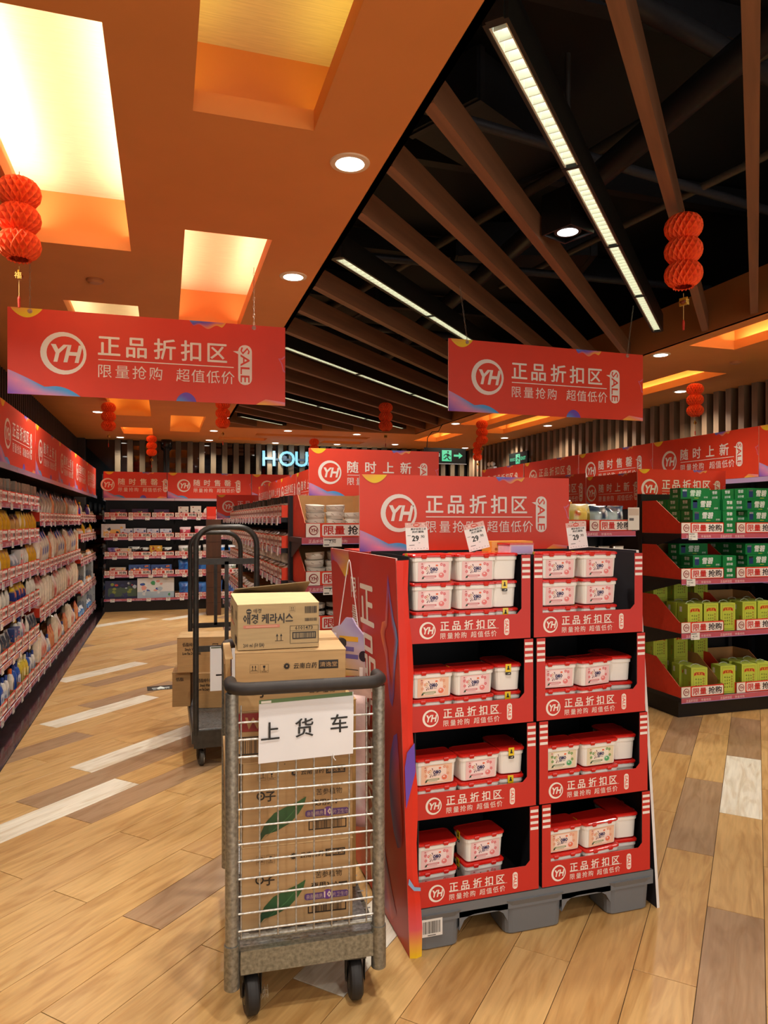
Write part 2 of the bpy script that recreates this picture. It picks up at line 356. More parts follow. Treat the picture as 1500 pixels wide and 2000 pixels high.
for i, (x, y, s, an) in enumerate([(1.9, 3.9, .5, .5), (3.0, 5.6, .6, -.3), (1.6, 7.2, .5, .2), (3.3, 2.2, .5, .9)]):
    m = MB(); m.box((-s, -.25, 0), (s, .25, .28), '#222226', 'dark_metal'); m.box((-s + .02, -.26, -.01), (-s + .06, .26, .29), '#2c2c30', 'dark_metal'); m.box((s - .06, -.26, -.01), (s - .02, .26, .29), '#2c2c30', 'dark_metal')
    m.build('air_duct', loc=(x, y, 3.75), rz=an, label='dark grey air duct in the ceiling void, %s' % ['above the box spotlight', 'right of the second strip light', 'above the third strip light', 'nearest the hanging honeycomb lantern'][i], cat='duct', group='ducts in the ceiling void')
b = MB()
for k in range(7): b.box((.3, k * 1.6 - .3, 3.95), (4.5, k * 1.6 - .22, 4.12), '#26272c', 'dark_metal')
b.build('ceiling_joist', ceil, kind='stuff')
# wooden baffles at 45 degrees
def clip(w_, hw=.0):
    a = max(OP[0], OP[2] - w_); c = min(OP[1], OP[3] - w_); return (a, c)
bn = 0
for w_ in [-1.05, -.5, 0.02, .48, 1.4, 1.85, 2.3, 3.36, 3.87, 4.42, 5.40, 5.93, 6.45, 7.45, 7.95, 8.45, 9.45]:
    a, c = clip(w_)
    if c - a < .1: continue
    L_ = (c - a) * 2 ** .5; m = MB(); m.box((0, -.024, 0), (L_, .024, .13), '#7c543a', 'wood_beam')
    seen = w_ > -.4
    m.build('ceiling_baffle', loc=(a, a + w_, 2.915), rz=math.pi / 4, label='brown wooden ceiling baffle, %s from the shop front' % (ORD + ['thirteenth', 'fourteenth', 'fifteenth', 'sixteenth', 'seventeenth'])[bn], cat='baffle', group='diagonal wooden baffles'); bn += 1
# louvred tube lights
def louvre(w_, a, c, n, seg, nm, lab):
    L_ = (c - a) * 2 ** .5; root = empty('louvre_light', (a, a + w_, 2.95), math.pi / 4, label=lab, cat='ceiling light', group='louvred strip lights')
    W_ = .028; m = MB()
    m.box((-.02, -W_ - .012, 0), (L_ + .02, -W_, .11), '#22221f', 'dark_metal'); m.box((-.02, W_, 0), (L_ + .02, W_ + .012, .11), '#22221f', 'dark_metal')
    m.box((-.02, -W_ - .012, .10), (L_ + .02, W_ + .012, .13), '#1c1c1c', 'dark_metal'); m.box((-.03, -W_, 0), (0, W_, .11), '#22221f', 'dark_metal'); m.box((L_, -W_, 0), (L_ + .03, W_, .11), '#22221f', 'dark_metal')
    m.box((0, -W_, .004), (L_, -W_ + .006, .06), '#e8e8dc', 'gloss'); m.box((0, W_ - .006, .004), (L_, W_, .06), '#e8e8dc', 'gloss')
    m.build('housing', root)
    m = MB(); m.box((0.01, -W_ + .007, .062), (L_ - .01, W_ - .007, .066), '#ffffff', 'tube_white'); m.build('diffuser', root)
    s = MB(); s.box((-.0015, -W_ + .007, 0), (.0015, W_ - .007, .035), '#f0f0e4', 'gloss'); me = s.mesh('slat')
    if n:
        k = int(L_ / .052)
        for i in range(k): put(me, 'slat', root, ((i + .5) * L_ / k, 0, .006))
    else:
        s = MB(); k = int(L_ / .052)
        for i in range(k): x = (i + .5) * L_ / k; s.box((x - .0015, -W_ + .007, .006), (x + .0015, W_ - .007, .041), '#f0f0e4', 'gloss')
        s.build('slat', root, kind='stuff')
    s = MB(); s.box((-.008, -W_ - .013, -.002), (.008, W_ + .013, .02), '#1c1c1c', 'dark_metal'); me = s.mesh('joint_clip')
    for i in range(1, seg): put(me, 'joint_clip', root, (i * L_ / seg, 0, 0))
louvre(.95, .93, 3.6, True, 4, '', 'long louvred tube light nearest the camera above the hanging sign')
louvre(2.9, .92, 3.55, False, 3, '', 'second louvred tube light, running behind the hanging sign')
louvre(4.95, .95, 3.6, False, 3, '', 'third louvred tube light from the camera')
louvre(6.98, 1.0, 3.6, False, 3, '', 'fourth louvred tube light from the camera')
louvre(9.0, 1.0, 1.72, False, 1, '', 'short fifth louvred tube light by the far ceiling edge')
# downlights
DLN = ['largest one, beside the open slot', 'second one along the edge of the open slot', 'third along the slot edge, behind the hanging banner', 'fourth along the slot edge, behind the hanging banner', 'fifth along the slot edge, near the far coffer',
       'before the far corner of the slot', 'above the marble-edged shelving near a lantern', 'in the far corner by the security camera', 'beyond the far end of the slot, first of two', 'beyond the far end of the slot, second of two', 'over the middle of the toy shelving', 'over the second bay of the toy shelving',
       'over the end wall past the shop sign', 'by the slot below the paired lanterns', 'near the hanging exit sign', 'near the emergency light', 'along the slatted side wall past the exit sign', 'beside the lantern at the slatted side wall', 'between the slot and the right hanging banner', 'in the far corner by the emergency light',
       'overhead at the slot edge, added out of view', 'overhead near the shop front, added out of view', 'over the shelving near the camera, added out of view', 'added over the marble-edged shelving, hidden behind the banner', 'by the slot above the soda display, added out of view', 'over the side wall near the camera, added out of view', 'over the side wall at the shop front, added out of view', 'over the long shelving at the shop front, added out of view',  # unseen downlights, added to light the front faces of the display
       'in the open slot at the shop front, added out of view', 'at the slot edge near the shop front, added out of view', 'along the side wall, fourth from the far corner', 'by the slot behind the right hanging banner']
for i, (u, v) in enumerate([(.69, 2.68), (.70, 4.02), (.72, 5.6), (.72, 7.3), (.76, 9.78), (.72, 11.27), (-.83, 9.75), (-.72, 12.6), (1.82, 10.93), (2.96, 11.05), (1.89, 12.7), (.73, 12.6), (3.0, 12.6), (3.99, 9.41), (4.02, 12.3), (5.47, 10.79),
                        (5.37, 9.21), (5.32, 6.35), (3.99, 5.0), (5.5, 12.5), (.7, 1.2), (.7, -.2), (-.9, 3.0), (-.9, 6.6), (3.95, 3.2), (5.4, 4.0), (5.4, 2.0), (-.9, 1.0), (2.3, -1.2), (3.9, 1.2), (5.3, 7.9), (3.96, 7.0)]):
    root = empty('downlight', (u, v, CEIL), label='round white recessed downlight, %s' % DLN[i], cat='downlight', group='recessed downlights of the orange ceiling')
    m = MB(); m.lathe([(.078, -.003), (.08, .0), (.078, .002)], '#e8cdb0', 'plastic', 24); m.ring(0, 0, .058, .078, 0, '#e8cdb0')
    m = MB(); m.lathe([(.056, .01), (.058, -.006), (.076, -.005), (.079, 0)], '#e6c8a8', 'plastic', 28); m.build('trim_ring', root)
    m = MB(); m.lathe([(.056, -.0065), (.03, -.0075)], '#ffffff', 'lamp_white', 24); m.build('lens', root)
    lamp('SPOT', 'downlight_lamp', (u, v, CEIL - .02), DOWN_W, spot_size=math.radians(135), spot_blend=.8, shadow_soft_size=.05, col=(1, .93, .82))
for (u, v) in [(-.39, 4.42), (4.8, 5.03)]:
    m = MB(); m.lathe([(.045, -.012), (.05, -.004), (.05, 0)], '#b06a3c', 'plastic', 20); m.lathe([(.03, -.02), (.045, -.012)], '#c07848', 'plastic', 20)
    m.build('smoke_detector', loc=(u, v, CEIL), label='small round smoke detector, %s' % ('by the bright ceiling coffer' if u < 0 else 'by the lit coffer near the side wall'), cat='smoke detector')
# black box spotlight in the void
root = empty('box_spotlight', (1.92, 3.1, 2.93), math.radians(20), label='black square box spotlight hanging beside the strip light', cat='spotlight')
m = MB(); m.box((-.09, -.09, 0), (-.08, .09, .2), '#141414', 'dark_metal'); m.box((.08, -.09, 0), (.09, .09, .2), '#141414', 'dark_metal'); m.box((-.08, -.09, 0), (.08, -.08, .2), '#141414', 'dark_metal'); m.box((-.08, .08, 0), (.08, .09, .2), '#141414', 'dark_metal'); m.box((-.08, -.08, .15), (.08, .08, .2), '#141414', 'dark_metal')
m.tube([(0, 0, .2), (0, 0, .9)], .015, '#3a3532', 'dark_metal'); m.build('housing', root)
m = MB(); m.lathe([(.062, .012), (.04, .008)], '#ffffff', 'spot_white', 24); m.build('lens', root)
m = MB(); m.lathe([(.066, .01), (.07, .03), (.07, .06)], '#2a2a2a', 'dark_metal', 24); m.build('reflector', root)

# ---------------- signs on the walls ----------------
root = empty('shop_sign', (1.68, 12.88, 2.5), label='glowing blue-white HOUSEHOLD shop sign before the slatted glass', cat='shop sign')
x = 0
for i, ch in enumerate('HOUSEHOLD'):
    m = MB(); m.text(ch, 0, 0, .39, 0, '#ffffff', .012, mat='sign_blue', res=3); m.text(ch, .004, -.004, .39, .03, '#203040', .012, mat='dark_metal', res=2)
    m.build('letter', root, loc=(x, 0, 0)); x += (.30 if ch in 'OHD' else .26) - (0.02 if ch == 'U' else 0)
m = MB(); m.box((0, .03, .1), (x, .05, .14), '#1c2024', 'dark_metal'); m.build('rail', root)
lamp('AREA', 'sign_glow', (2.8, 12.82, 2.65), 6, col=(.5, .75, 1), shape='RECTANGLE', size=2.2, size_y=.25, rot=(math.pi / 2, 0, 0))
def exit_sign(loc, rz, arrow, lab):
    root = empty('exit_sign', loc, rz, label=lab, cat='exit sign'); m = MB(); m.box((-.32, 0, 0), (.32, .03, .22), '#0b100e', 'plastic')
    m.box((-.33, -.004, -.012), (.33, .034, 0), '#a8b0b4', 'worn_steel'); m.build('panel', root)
    m = MB(); cx = .02 if arrow else 0; y = -.002
    m.rect(cx - .075, .03, cx + .075, .19, y, '#50e8a8', 'sign_green'); k = '#0b100e'
    m.disc(cx + .02, .165, .014, y - .001, k, n=10)
    m.poly([(cx + .02, .15), (cx + .04, .11), (cx + .015, .09), (cx - .005, .12)], y - .001, k); m.poly([(cx + .015, .1), (cx + .04, .06), (cx + .065, .055), (cx + .06, .045), (cx + .03, .048), (cx, .09)], y - .001, k)
    m.poly([(cx + .005, .09), (cx - .02, .06), (cx - .05, .055), (cx - .05, .068), (cx - .028, .072), (cx - .01, .1)], y - .001, k); m.poly([(cx, .145), (cx - .04, .125), (cx - .05, .1), (cx - .04, .1), (cx - .03, .118), (cx + .01, .13)], y - .001, k)
    m.poly([(cx + .03, .14), (cx + .055, .11), (cx + .07, .115), (cx + .065, .1), (cx + .05, .1), (cx + .028, .125)], y - .001, k)
    if arrow:
        m.poly([(.13, .1), (.21, .1), (.21, .07), (.27, .115), (.21, .16), (.21, .13), (.13, .13)], y, '#50e8a8', 'sign_green'); m.text('安全出口', -.28, .1, .05, y, '#d8f8e8', .01, width=.19)
    else:
        m.text('安全出口', -.28, .09, .06, y, '#50e8a8', .02, width=.18, mat='sign_green'); m.text('EXIT', .1, .085, .075, y, '#50e8a8', .02, width=.17, mat='sign_green')
    m.build('legend', root); return root
r = exit_sign((3.87, 9.5, 2.33), 0, True, 'green exit sign with arrow hanging on a bent wire')
m = MB(); m.tube([(-.28, .015, .22), (-.27, .015, .36), (-.2, .015, .45), (-.1, .015, .46), (-.04, .015, .57)], .006, '#1a1a1a', 'dark_metal', 6); m.build('wire', r)
r = exit_sign((5.62, 10.6, 2.42), -math.pi / 2, False, 'green exit sign with running figure mounted on the slatted side wall')
m = MB(); m.box((-.3, .03, .05), (-.26, .15, .1), '#888', 'dark_metal') if False else m.box((-.3, .03, .05), (-.26, .15, .1), '#888888', 'dark_metal'); m.box((.26, .03, .05), (.3, .15, .1), '#888888', 'dark_metal'); m.build('bracket', r)
root = empty('emergency_light', (5.6, 11.6, 2.33), -math.pi / 2, label='white twin-head emergency light beyond the wall exit sign', cat='emergency light')
m = MB(); m.box((-.13, 0, 0), (.13, .06, .14), '#d8dce0', 'plastic'); m.build('body', root)
for sx in (-.07, .07):
    m = MB(); m.lathe([(.03, -.02), (.045, 0), (.03, .04), (.01, .06)], '#e8ecf0', 'plastic', 14, c=(sx, .19), axis='y'); m.tube([(sx, .03, .14), (sx, .03, .17)], .008, '#999999', 'plastic'); m.build('lamp_head', root)
root = empty('security_camera', (.02, 12.8, 2.9), label='black dome security camera on a post at the end wall', cat='camera')
m = MB(); m.lathe([(.05, -.75), (.05, -.12)], '#121212', 'plastic', 14); m.build('post', root)
m = MB(); m.lathe([(.03, -.17), (.09, -.12), (.1, -.08), (.1, -.05), (.09, 0)], '#15171a', 'gloss', 20); m.build('dome', root)

# ---------------- printed sale banners ----------------
BL, PU, PK, YE, OR_ = '#4aa0e0', '#6a48b8', '#e08ab0', '#f0c818', '#f08a50'
def mixc(a, b, t):
    a, b = lin(a), lin(b); return tuple(a[i] + (b[i] - a[i]) * t for i in range(3))
def grad(stops, t):
    t = max(0, min(1, t)); k = t * (len(stops) - 1); i = min(int(k), len(stops) - 2); return mixc(stops[i], stops[i + 1], k - i)
def wave(m, x0, x1, base, fn, stops, y, n=18, up=True, rim=None):
    vs = []; cs = []
    for i in range(n + 1):
        t = i / n; x = x0 + (x1 - x0) * t; h = fn(t)
        for k in range(4):
            vs.append((x, y, base + (h * k / 3 if up else -h * k / 3))); cs.append(grad(stops, t * .6 + .4 * k / 3))
    fs = [(4 * i + k, 4 * i + 4 + k, 4 * i + 5 + k, 4 * i + 1 + k) for i in range(n) for k in range(3)]
    m.add(vs, fs, cs)
def logo(m, cx, cz, r, y, col, bg=None):
    if bg: m.disc(cx, cz, r, y + .0003, bg)
    m.ring(cx, cz, r * .80, r, y, col, dx=r * .07)
    m.text('YH', cx - r * .03, cz - r * .38, r * 1.1, y, col, .035, 'c', shear=.22, sx=.92, res=2)
def sale_print(m, H, title, x0, z0, y, full=True):
    """logo, title, line, subtitle and SALE balloon; x0 = left of the logo, sizes in units of H"""
    u = H; cream = CREAM
    logo(m, x0 + .26 * u, z0 + .5 * u, .25 * u, y, cream)
    tx = x0 + .64 * u; n = len(title); w = 1.58 * u
    m.text(title, tx, z0 + .52 * u, .27 * u, y, cream, .03, sp=w / n * 1.0)
    m.rect(tx, z0 + .445 * u, tx + w, z0 + .457 * u, y, cream)
    m.text('限量抢购', tx, z0 + .255 * u, .17 * u, y, cream, .0, sp=.192 * u); m.text('超值低价', tx + .89 * u, z0 + .255 * u, .17 * u, y, cream, .0, sp=.18 * u)
    px = tx + w + .14 * u
    m.rrect(px - .085 * u, z0 + .24 * u, px + .085 * u, z0 + .74 * u, .08 * u, y, cream)
    m.poly([(px - .08 * u, z0 + .66 * u), (px - .15 * u, z0 + .655 * u), (px - .08 * u, z0 + .62 * u)], y, cream)
    m.text('SALE', px - .055 * u, z0 + .71 * u, .16 * u, y - .0006, RED, .01, rot=-math.pi / 2, width=.44 * u)
_B = {}
def banner_mesh(H, title, W=None, red=RED):
    W = W or 3.2 * H; k = (round(H, 3), title, round(W, 3))
    if k in _B: return _B[k]
    m = MB(); m.box((-W / 2, 0, 0), (W / 2, .006, H), red, 'print_card', fc={'Y': '#d8d0c8', 'Z': '#e8a8a0', 'X': '#e8d8d0', 'x': '#e8d8d0'})
    y = -.0008; x0 = -W / 2
    m2 = H
    wave(m, x0 + .03 * H, x0 + .37 * H, H, lambda t: .11 * H * math.sin(math.pi * t) ** .8, [OR_, YE, YE], y, up=False)
    wave(m, x0 + .001, x0 + .78 * H, 0, lambda t: H * (.28 * max(0, 1 - t * 1.9) ** 1.2 + .09 * math.sin(math.pi * min(1, max(0, t))) ** .9 + .035 * math.sin(math.pi * max(0, (t - .5) * 2))), [PU, PK, BL, BL], y)
    cx = x0 + W * .70
    wave(m, cx - .22 * H, cx + .22 * H, H, lambda t: H * (.04 + .05 * math.cos(2 * math.pi * t * 1.0) ** 2) * min(1, 8 * t, 8 * (1 - t)), [BL, PU, OR_, YE], y, up=False)
    cx = x0 + W * .62
    wave(m, cx - .12 * H, cx + .12 * H, 0, lambda t: .11 * H * math.sin(math.pi * t) ** .6, [BL, PU, PU], y)
    wave(m, x0 + W - .37 * H, x0 + W - .001, 0, lambda t: .085 * H * min(1, t * 3) * (1 - .5 * t), [YE, OR_, PK], y)
    m.poly([(x0 + W - .001, H * .64), (x0 + W - .05 * H, H * .60), (x0 + W - .09 * H, H * .6), (x0 + W - .05 * H, H * .53), (x0 + W - .03 * H, H * .44), (x0 + W - .001, H * .42)], y, '#d86a8a')
    m.poly([(x0 + W - .001, H * .62), (x0 + W - .04 * H, H * .585), (x0 + W - .07 * H, H * .59), (x0 + W - .035 * H, H * .53), (x0 + W - .02 * H, H * .46), (x0 + W - .001, H * .44)], y - .0003, RED)
    sale_print(m, H, title, x0 + (W - 2.53 * H) / 2, 0, y - .0003)
    _B[k] = m.mesh('sale_banner'); return _B[k]
T1, T2, T3 = '正品折扣区', '随时售罄', '随时上新'
def banner(loc, rz, H, title, lab, W=None, grp=None, rot=None):
    return put(banner_mesh(H, title, W), 'sale_banner', None, loc, rz, rot, label=lab, cat='banner', group=grp or 'red sale banners')
def chain(p, q, parent=None, n=None):
    p, q = Vector(p), Vector(q); L_ = (q - p).length; n = n or int(L_ / .022); m = MB(); d = (q - p) / n
    for i in range(n):
        c = p + d * (i + .5); M = d.to_track_quat('Z', 'Y').to_matrix().to_4x4(); pts = []
        for k in range(8):
            a = math.pi * 2 * k / 8; l = Vector((math.cos(a) * .004, 0, math.sin(a) * .013))
            if i % 2: l = Vector((0, l.x, l.z))
            pts.append(c + M @ l)
        m.tube(pts, .0011, '#9a9080', 'worn_steel', 4, closed=True)
    return m.build('chain', parent)
for nm, (cx, cz, lft, rgt, lab) in {'a': (-.06, 2.145, -.60, .53, 'hanging sale banner under the orange soffit'), 'b': (2.34, 2.165, -.58, .58, 'hanging sale banner below the diagonal baffles')}.items():
    root = empty('sale_banner', (cx, 3.97 if nm == 'a' else 3.98, cz), math.radians(-1.0 if nm == 'a' else 1), label='large red ' + lab, cat='banner')
    put(banner_mesh(.44, T1), 'panel', root)
    for s in (lft, rgt):
        dx = 0 if nm == 'a' else (-.12 if s < 0 else .12)
        chain((s, 0, .435), (s + dx * .4, 0, .76), root)
        m = MB(); m.lathe([(.012, -.003), (.012, .002)], '#b89080', 'worn_steel', 12, c=(s, .425), axis='y'); m.build('eyelet', root)

# ---------------- paper lanterns ----------------
def lantern_mesh(r=.075, tiers=3):
    m = MB(); random.seed(5); H = .105
    for t in range(tiers):
        z = -H * .62 - t * H; n = 18; rows = 8
        vs = []; cs = []
        for i in range(rows + 1):
            ph = math.pi * i / rows
            for j in range(n * 2):
                a = math.pi * j / n; zig = (1 + .11 * (1 if (j + (i % 2)) % 2 else -1))
                rr = max(.012, r * math.sin(ph) ** .75 * zig)
                if t == tiers - 1 and i == rows: rr = r * .6
                zz = z + H * .58 * math.cos(ph)
                if t == tiers - 1 and i == rows: zz = z - H * .60 + .008 * (j % 2)
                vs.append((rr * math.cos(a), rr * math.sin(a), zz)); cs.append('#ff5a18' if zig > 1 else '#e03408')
        fs = []
        for i in range(rows):
            for j in range(n * 2):
                j2 = (j + 1) % (n * 2); a, b_, c, d = i * 2 * n + j, i * 2 * n + j2, (i + 1) * 2 * n + j2, (i + 1) * 2 * n + j
                fs += [(a, b_, c), (a, c, d)] if (i + j) % 2 else [(a, b_, d), (b_, c, d)]
        m.add(vs, fs, cs, 'tissue')
    return m.mesh('paper')
def tassel_mesh(z0):
    m = MB(); m.lathe([(.004, z0 - .03), (.016, z0 - .036), (.016, z0 - .044), (.004, z0 - .05)][::-1], '#7a2a10', 'gloss', 12)
    m.box((-.003, -.019, z0 - .055), (.003, .019, z0 - .02), '#c8902a', 'gloss'); m.tube([(0, 0, z0), (0, 0, z0 - .12)], .0016, '#d8b068', 'plastic', 5)
    m.lathe([(.0045, z0 - .165), (.006, z0 - .13), (.003, z0 - .12)], '#c8341c', 'tissue', 8)
    m.M = Matrix.Translation((-.014, -.02, z0 - .052)); m.text('福', 0, 0, .028, 0, '#f0c860', .02); m.M = Matrix()
    return m.mesh('tassel')
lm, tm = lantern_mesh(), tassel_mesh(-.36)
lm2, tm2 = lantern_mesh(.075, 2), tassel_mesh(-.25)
for i, (u, v, tr, lab) in enumerate([(-.56, 3.14, 3, 'under the bright ceiling coffer nearest the camera'), (2.22, 2.63, 3, 'on the diagonal baffle beside the long strip light'), (-.63, 8.79, 3, 'above the long wall shelving'), (-.21, 12.0, 3, 'before the end wall by the security camera'),
                              (2.45, 7.85, 3, 'in the middle of the slot below the fourth strip light'), (4.14, 8.84, 3, 'just in front of another beside the wall exit sign'), (5.19, 11.26, 3, 'farthest off, near the wall exit sign'), (5.07, 5.84, 3, 'by the slatted wall past the hanging sale banner'),
                              (2.38, 11.64, 2, 'in front of the glowing shop sign'), (.62, 8.15, 3, 'half hidden behind the big hanging sale banner')]):
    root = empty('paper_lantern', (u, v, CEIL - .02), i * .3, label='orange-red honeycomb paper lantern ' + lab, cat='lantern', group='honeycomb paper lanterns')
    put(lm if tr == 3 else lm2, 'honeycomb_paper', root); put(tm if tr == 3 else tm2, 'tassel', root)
    m = MB(); m.tube([(0, 0, .02), (0, 0, -.03)], .0015, '#803010', 'plastic', 5); m.build('hanging_string', root)

# ---------------- shelf trays ----------------
def tray_mesh(w, d, hf, hb, side=RED, inner='#b0824e', depthcut=.62, front=True):
    """cardboard tray: low printed front, sides rising to the back. origin front bottom centre, front faces -y"""
    m = MB(); t = .004; x = w / 2
    m.box((-x, 0, 0), (x, t, hf), RED, 'matte_card', fc={'Y': inner, 'Z': '#c86050'})
    m.box((-x, 0, 0), (x, d, .003), inner, 'matte_card')
    m.box((-x, d - t, 0), (x, d, hb), inner, 'matte_card')
    for s in (-1, 1):
        a, b_ = (s * x, s * (x - t)); o = [(0, 0), (d, 0), (d, hb), (d * depthcut, hb), (0 + .02, hf), (0, hf)]
        if hb <= hf + .01: o = [(0, 0), (d, 0), (d, hf), (0, hf)]
        m.add([(a, p, q) for p, q in o], [tuple(range(len(o)))], side, 'matte_card'); m.add([(b_, p, q) for p, q in o], [tuple(range(len(o)))[::-1]], inner, 'matte_card')
        k = len(o); vs = [(a, p, q) for p, q in o] + [(b_, p, q) for p, q in o]
        m.add(vs, [(i, (i + 1) % k, k + (i + 1) % k, k + i) for i in range(k)], '#c87858', 'matte_card')
    y = -.0008; h = hf
    m.rect(-x + .03 * h, .04 * h, -x + 1.0 * h, .96 * h, y, '#efe4d8'); logo(m, -x + .55 * h, .5 * h, .33 * h, y - .0006, '#8a2018')
    X0, X1 = -x + 1.15 * h, x - .1 * h
    m.rrect(X0, .12 * h, X1, .9 * h, .1 * h, y, '#f2e8e0')
    c = (X1 - X0); th = min(.66 * h, c / 4.4)
    m.text('限量', X0 + .04 * c, .5 * h - th * .36, th, y - .0006, '#c8281c', .045, width=.42 * c); m.text('抢购', X0 + .53 * c, .5 * h - th * .36, th, y - .0006, '#201818', .045, width=.42 * c)
    return m.mesh('shelf_tray')
_TR = {}
def tray(*k):
    if k not in _TR: _TR[k] = tray_mesh(*k)
    return _TR[k]
# ---------------- shelving unit ----------------
def rail_mesh(W):
    m = MB(); m.box((-W / 2, -.006, -.038), (W / 2, 0, .002), '#c05a68', 'gloss', fc={'Z': '#d8c8d8'})
    m.rect(-W / 2, -.0375, W / 2, -.033, -.0068, '#a890c8'); x = -W / 2 + .04
    while x < W / 2 - .3:
        m.text('正品折扣区', x, -.028, .022, -.0068, '#e8c8cc', .02, width=.11); m.text('限量抢购', x + .14, -.028, .02, -.0068, '#e8c8cc', 0, width=.09); x += .32
    return m.mesh('price_rail')
def tag_mesh():
    m = MB(); m.box((-.034, -.008, -.05), (.034, -.005, .006), '#f4f2ee', 'gloss'); m.rect(-.028, -.006, .028, .003, -.0086, '#d87868')
    m.text('7.90', -.012, -.03, .02, -.0086, '#202020', .01); m.rect(-.026, -.012, .015, -.009, -.0086, '#404040'); m.rect(-.026, -.041, -.004, -.036, -.0086, '#707070'); return m.mesh('price_tag')
_R = {}; TAG = tag_mesh()
BLK = '#17161a'
def shelving(loc, rz, W, D, levels, Hh, lab, grp, tags=3, sidec=BLK, back=True, name='shelving_bay', posts=True, tagz=0, base=True, ybrk=None):
    root = empty(name, loc, rz, label=lab, cat='shelving', group=grp)
    m = MB(); x = W / 2
    if posts:
        for s in (-1, 1):
            m = MB(); e = s * (x - .018); m.box((e - .0175, D - .05, 0), (e + .0175, D, Hh), BLK, 'dark_metal')
            for k in range(int(Hh / .05)): m.box((e - .018, D - .03, .03 + k * .05), (e + .018, D - .02, .05 + k * .05), '#050505', 'dark_metal')
            m.build('upright', root)
    if back: m = MB(); m.box((-x, D - .012, .02), (x, D - .006, Hh), '#131216', 'dark_metal'); m.build('back_panel', root)
    if base: m = MB(); m.box((-x, .03, 0), (x, D, levels[0] - .03), '#121114', 'dark_metal'); m.build('base', root)
    for i, z in enumerate(levels):
        m = MB(); m.box((-x, 0, z - .03), (x, D - .012, z), '#232126', 'dark_metal', fc={'Z': '#4a444a'})
        for s in (-1, 1):
            if i: o = [(.03, z - .03), (D - .03, z - .03), (D - .03, z - .13), (D - .1, z - .13)]; m.add([(s * (x - .01), p, q) for p, q in o], [(0, 1, 2, 3)], '#232126', 'dark_metal')
        sh = m.build('shelf', root)
        if W not in _R: _R[W] = rail_mesh(W)
        put(_R[W], 'price_rail', sh, (0, 0, z))
        for k in range(tags): put(TAG, 'price_tag', sh, (-x + W * (k + .35 + .3 * random.random()) / tags, -.004, z + tagz))
    return root

# ---------------- goods ----------------
def art(m, x0, z0, x1, z1, y, seed, pal, n=9):
    """generic printed artwork: bands, rounded panels and dots, no words"""
    r = random.Random(seed); w, h = x1 - x0, z1 - z0
    k = r.randrange(3)
    if k == 0: m.rect(x0, z0, x1, z0 + h * r.uniform(.2, .35), y, pal[1])
    elif k == 1: m.poly([(x0, z0), (x1, z0), (x1, z0 + h * .2), (x0, z0 + h * .5)], y, pal[1])
    else: m.rrect(x0 + .08 * w, z0 + .12 * h, x1 - .08 * w, z0 + .6 * h, .1 * h, y, pal[1])
    for i in range(n):
        c = pal[1 + r.randrange(len(pal) - 1)]; cx, cz = x0 + w * r.uniform(.12, .88), z0 + h * r.uniform(.12, .88); s = min(w, h) * r.uniform(.05, .17)
        yy = y - .0003 - .0001 * i
        if r.random() < .5: m.disc(cx, cz, min(s, cx - x0, x1 - cx), yy, c, n=10, rz=min(s * r.uniform(.5, 1), cz - z0, z1 - cz))
        else:
            q = [(cx + s * math.cos(a) * r.uniform(.5, 1.1), cz + s * math.sin(a) * r.uniform(.5, 1.1)) for a in [i_ * math.pi / 3 for i_ in range(6)]]
            m.poly([(min(max(p, x0), x1), min(max(q_, z0), z1)) for p, q_ in q], yy, c)
def carton(w, d, h, pal, seed=0, mat='print_card', n=9, window=False):
    m = MB(); m.box((-w / 2, 0, 0), (w / 2, d, h), pal[0], mat, fc={'Z': mixc(pal[0], '#ffffff', .12)})
    art(m, -w / 2, 0, w / 2, h, -.0006, seed, pal, n)
    m.M = Matrix(((0, -1, 0, -w / 2), (1, 0, 0, d / 2), (0, 0, 1, 0), (0, 0, 0, 1))) ; m.M = Matrix.Translation((-w / 2, d / 2, 0)) @ Matrix.Rotation(-math.pi / 2, 4, 'Z')
    art(m, -d / 2, 0, d / 2, h, -.0006, seed + 1, pal, 4)
    m.M = Matrix.Translation((w / 2, d / 2, 0)) @ Matrix.Rotation(math.pi / 2, 4, 'Z'); art(m, -d / 2, 0, d / 2, h, -.0006, seed + 2, pal, 4)
    m.M = Matrix(); return m.mesh('carton')
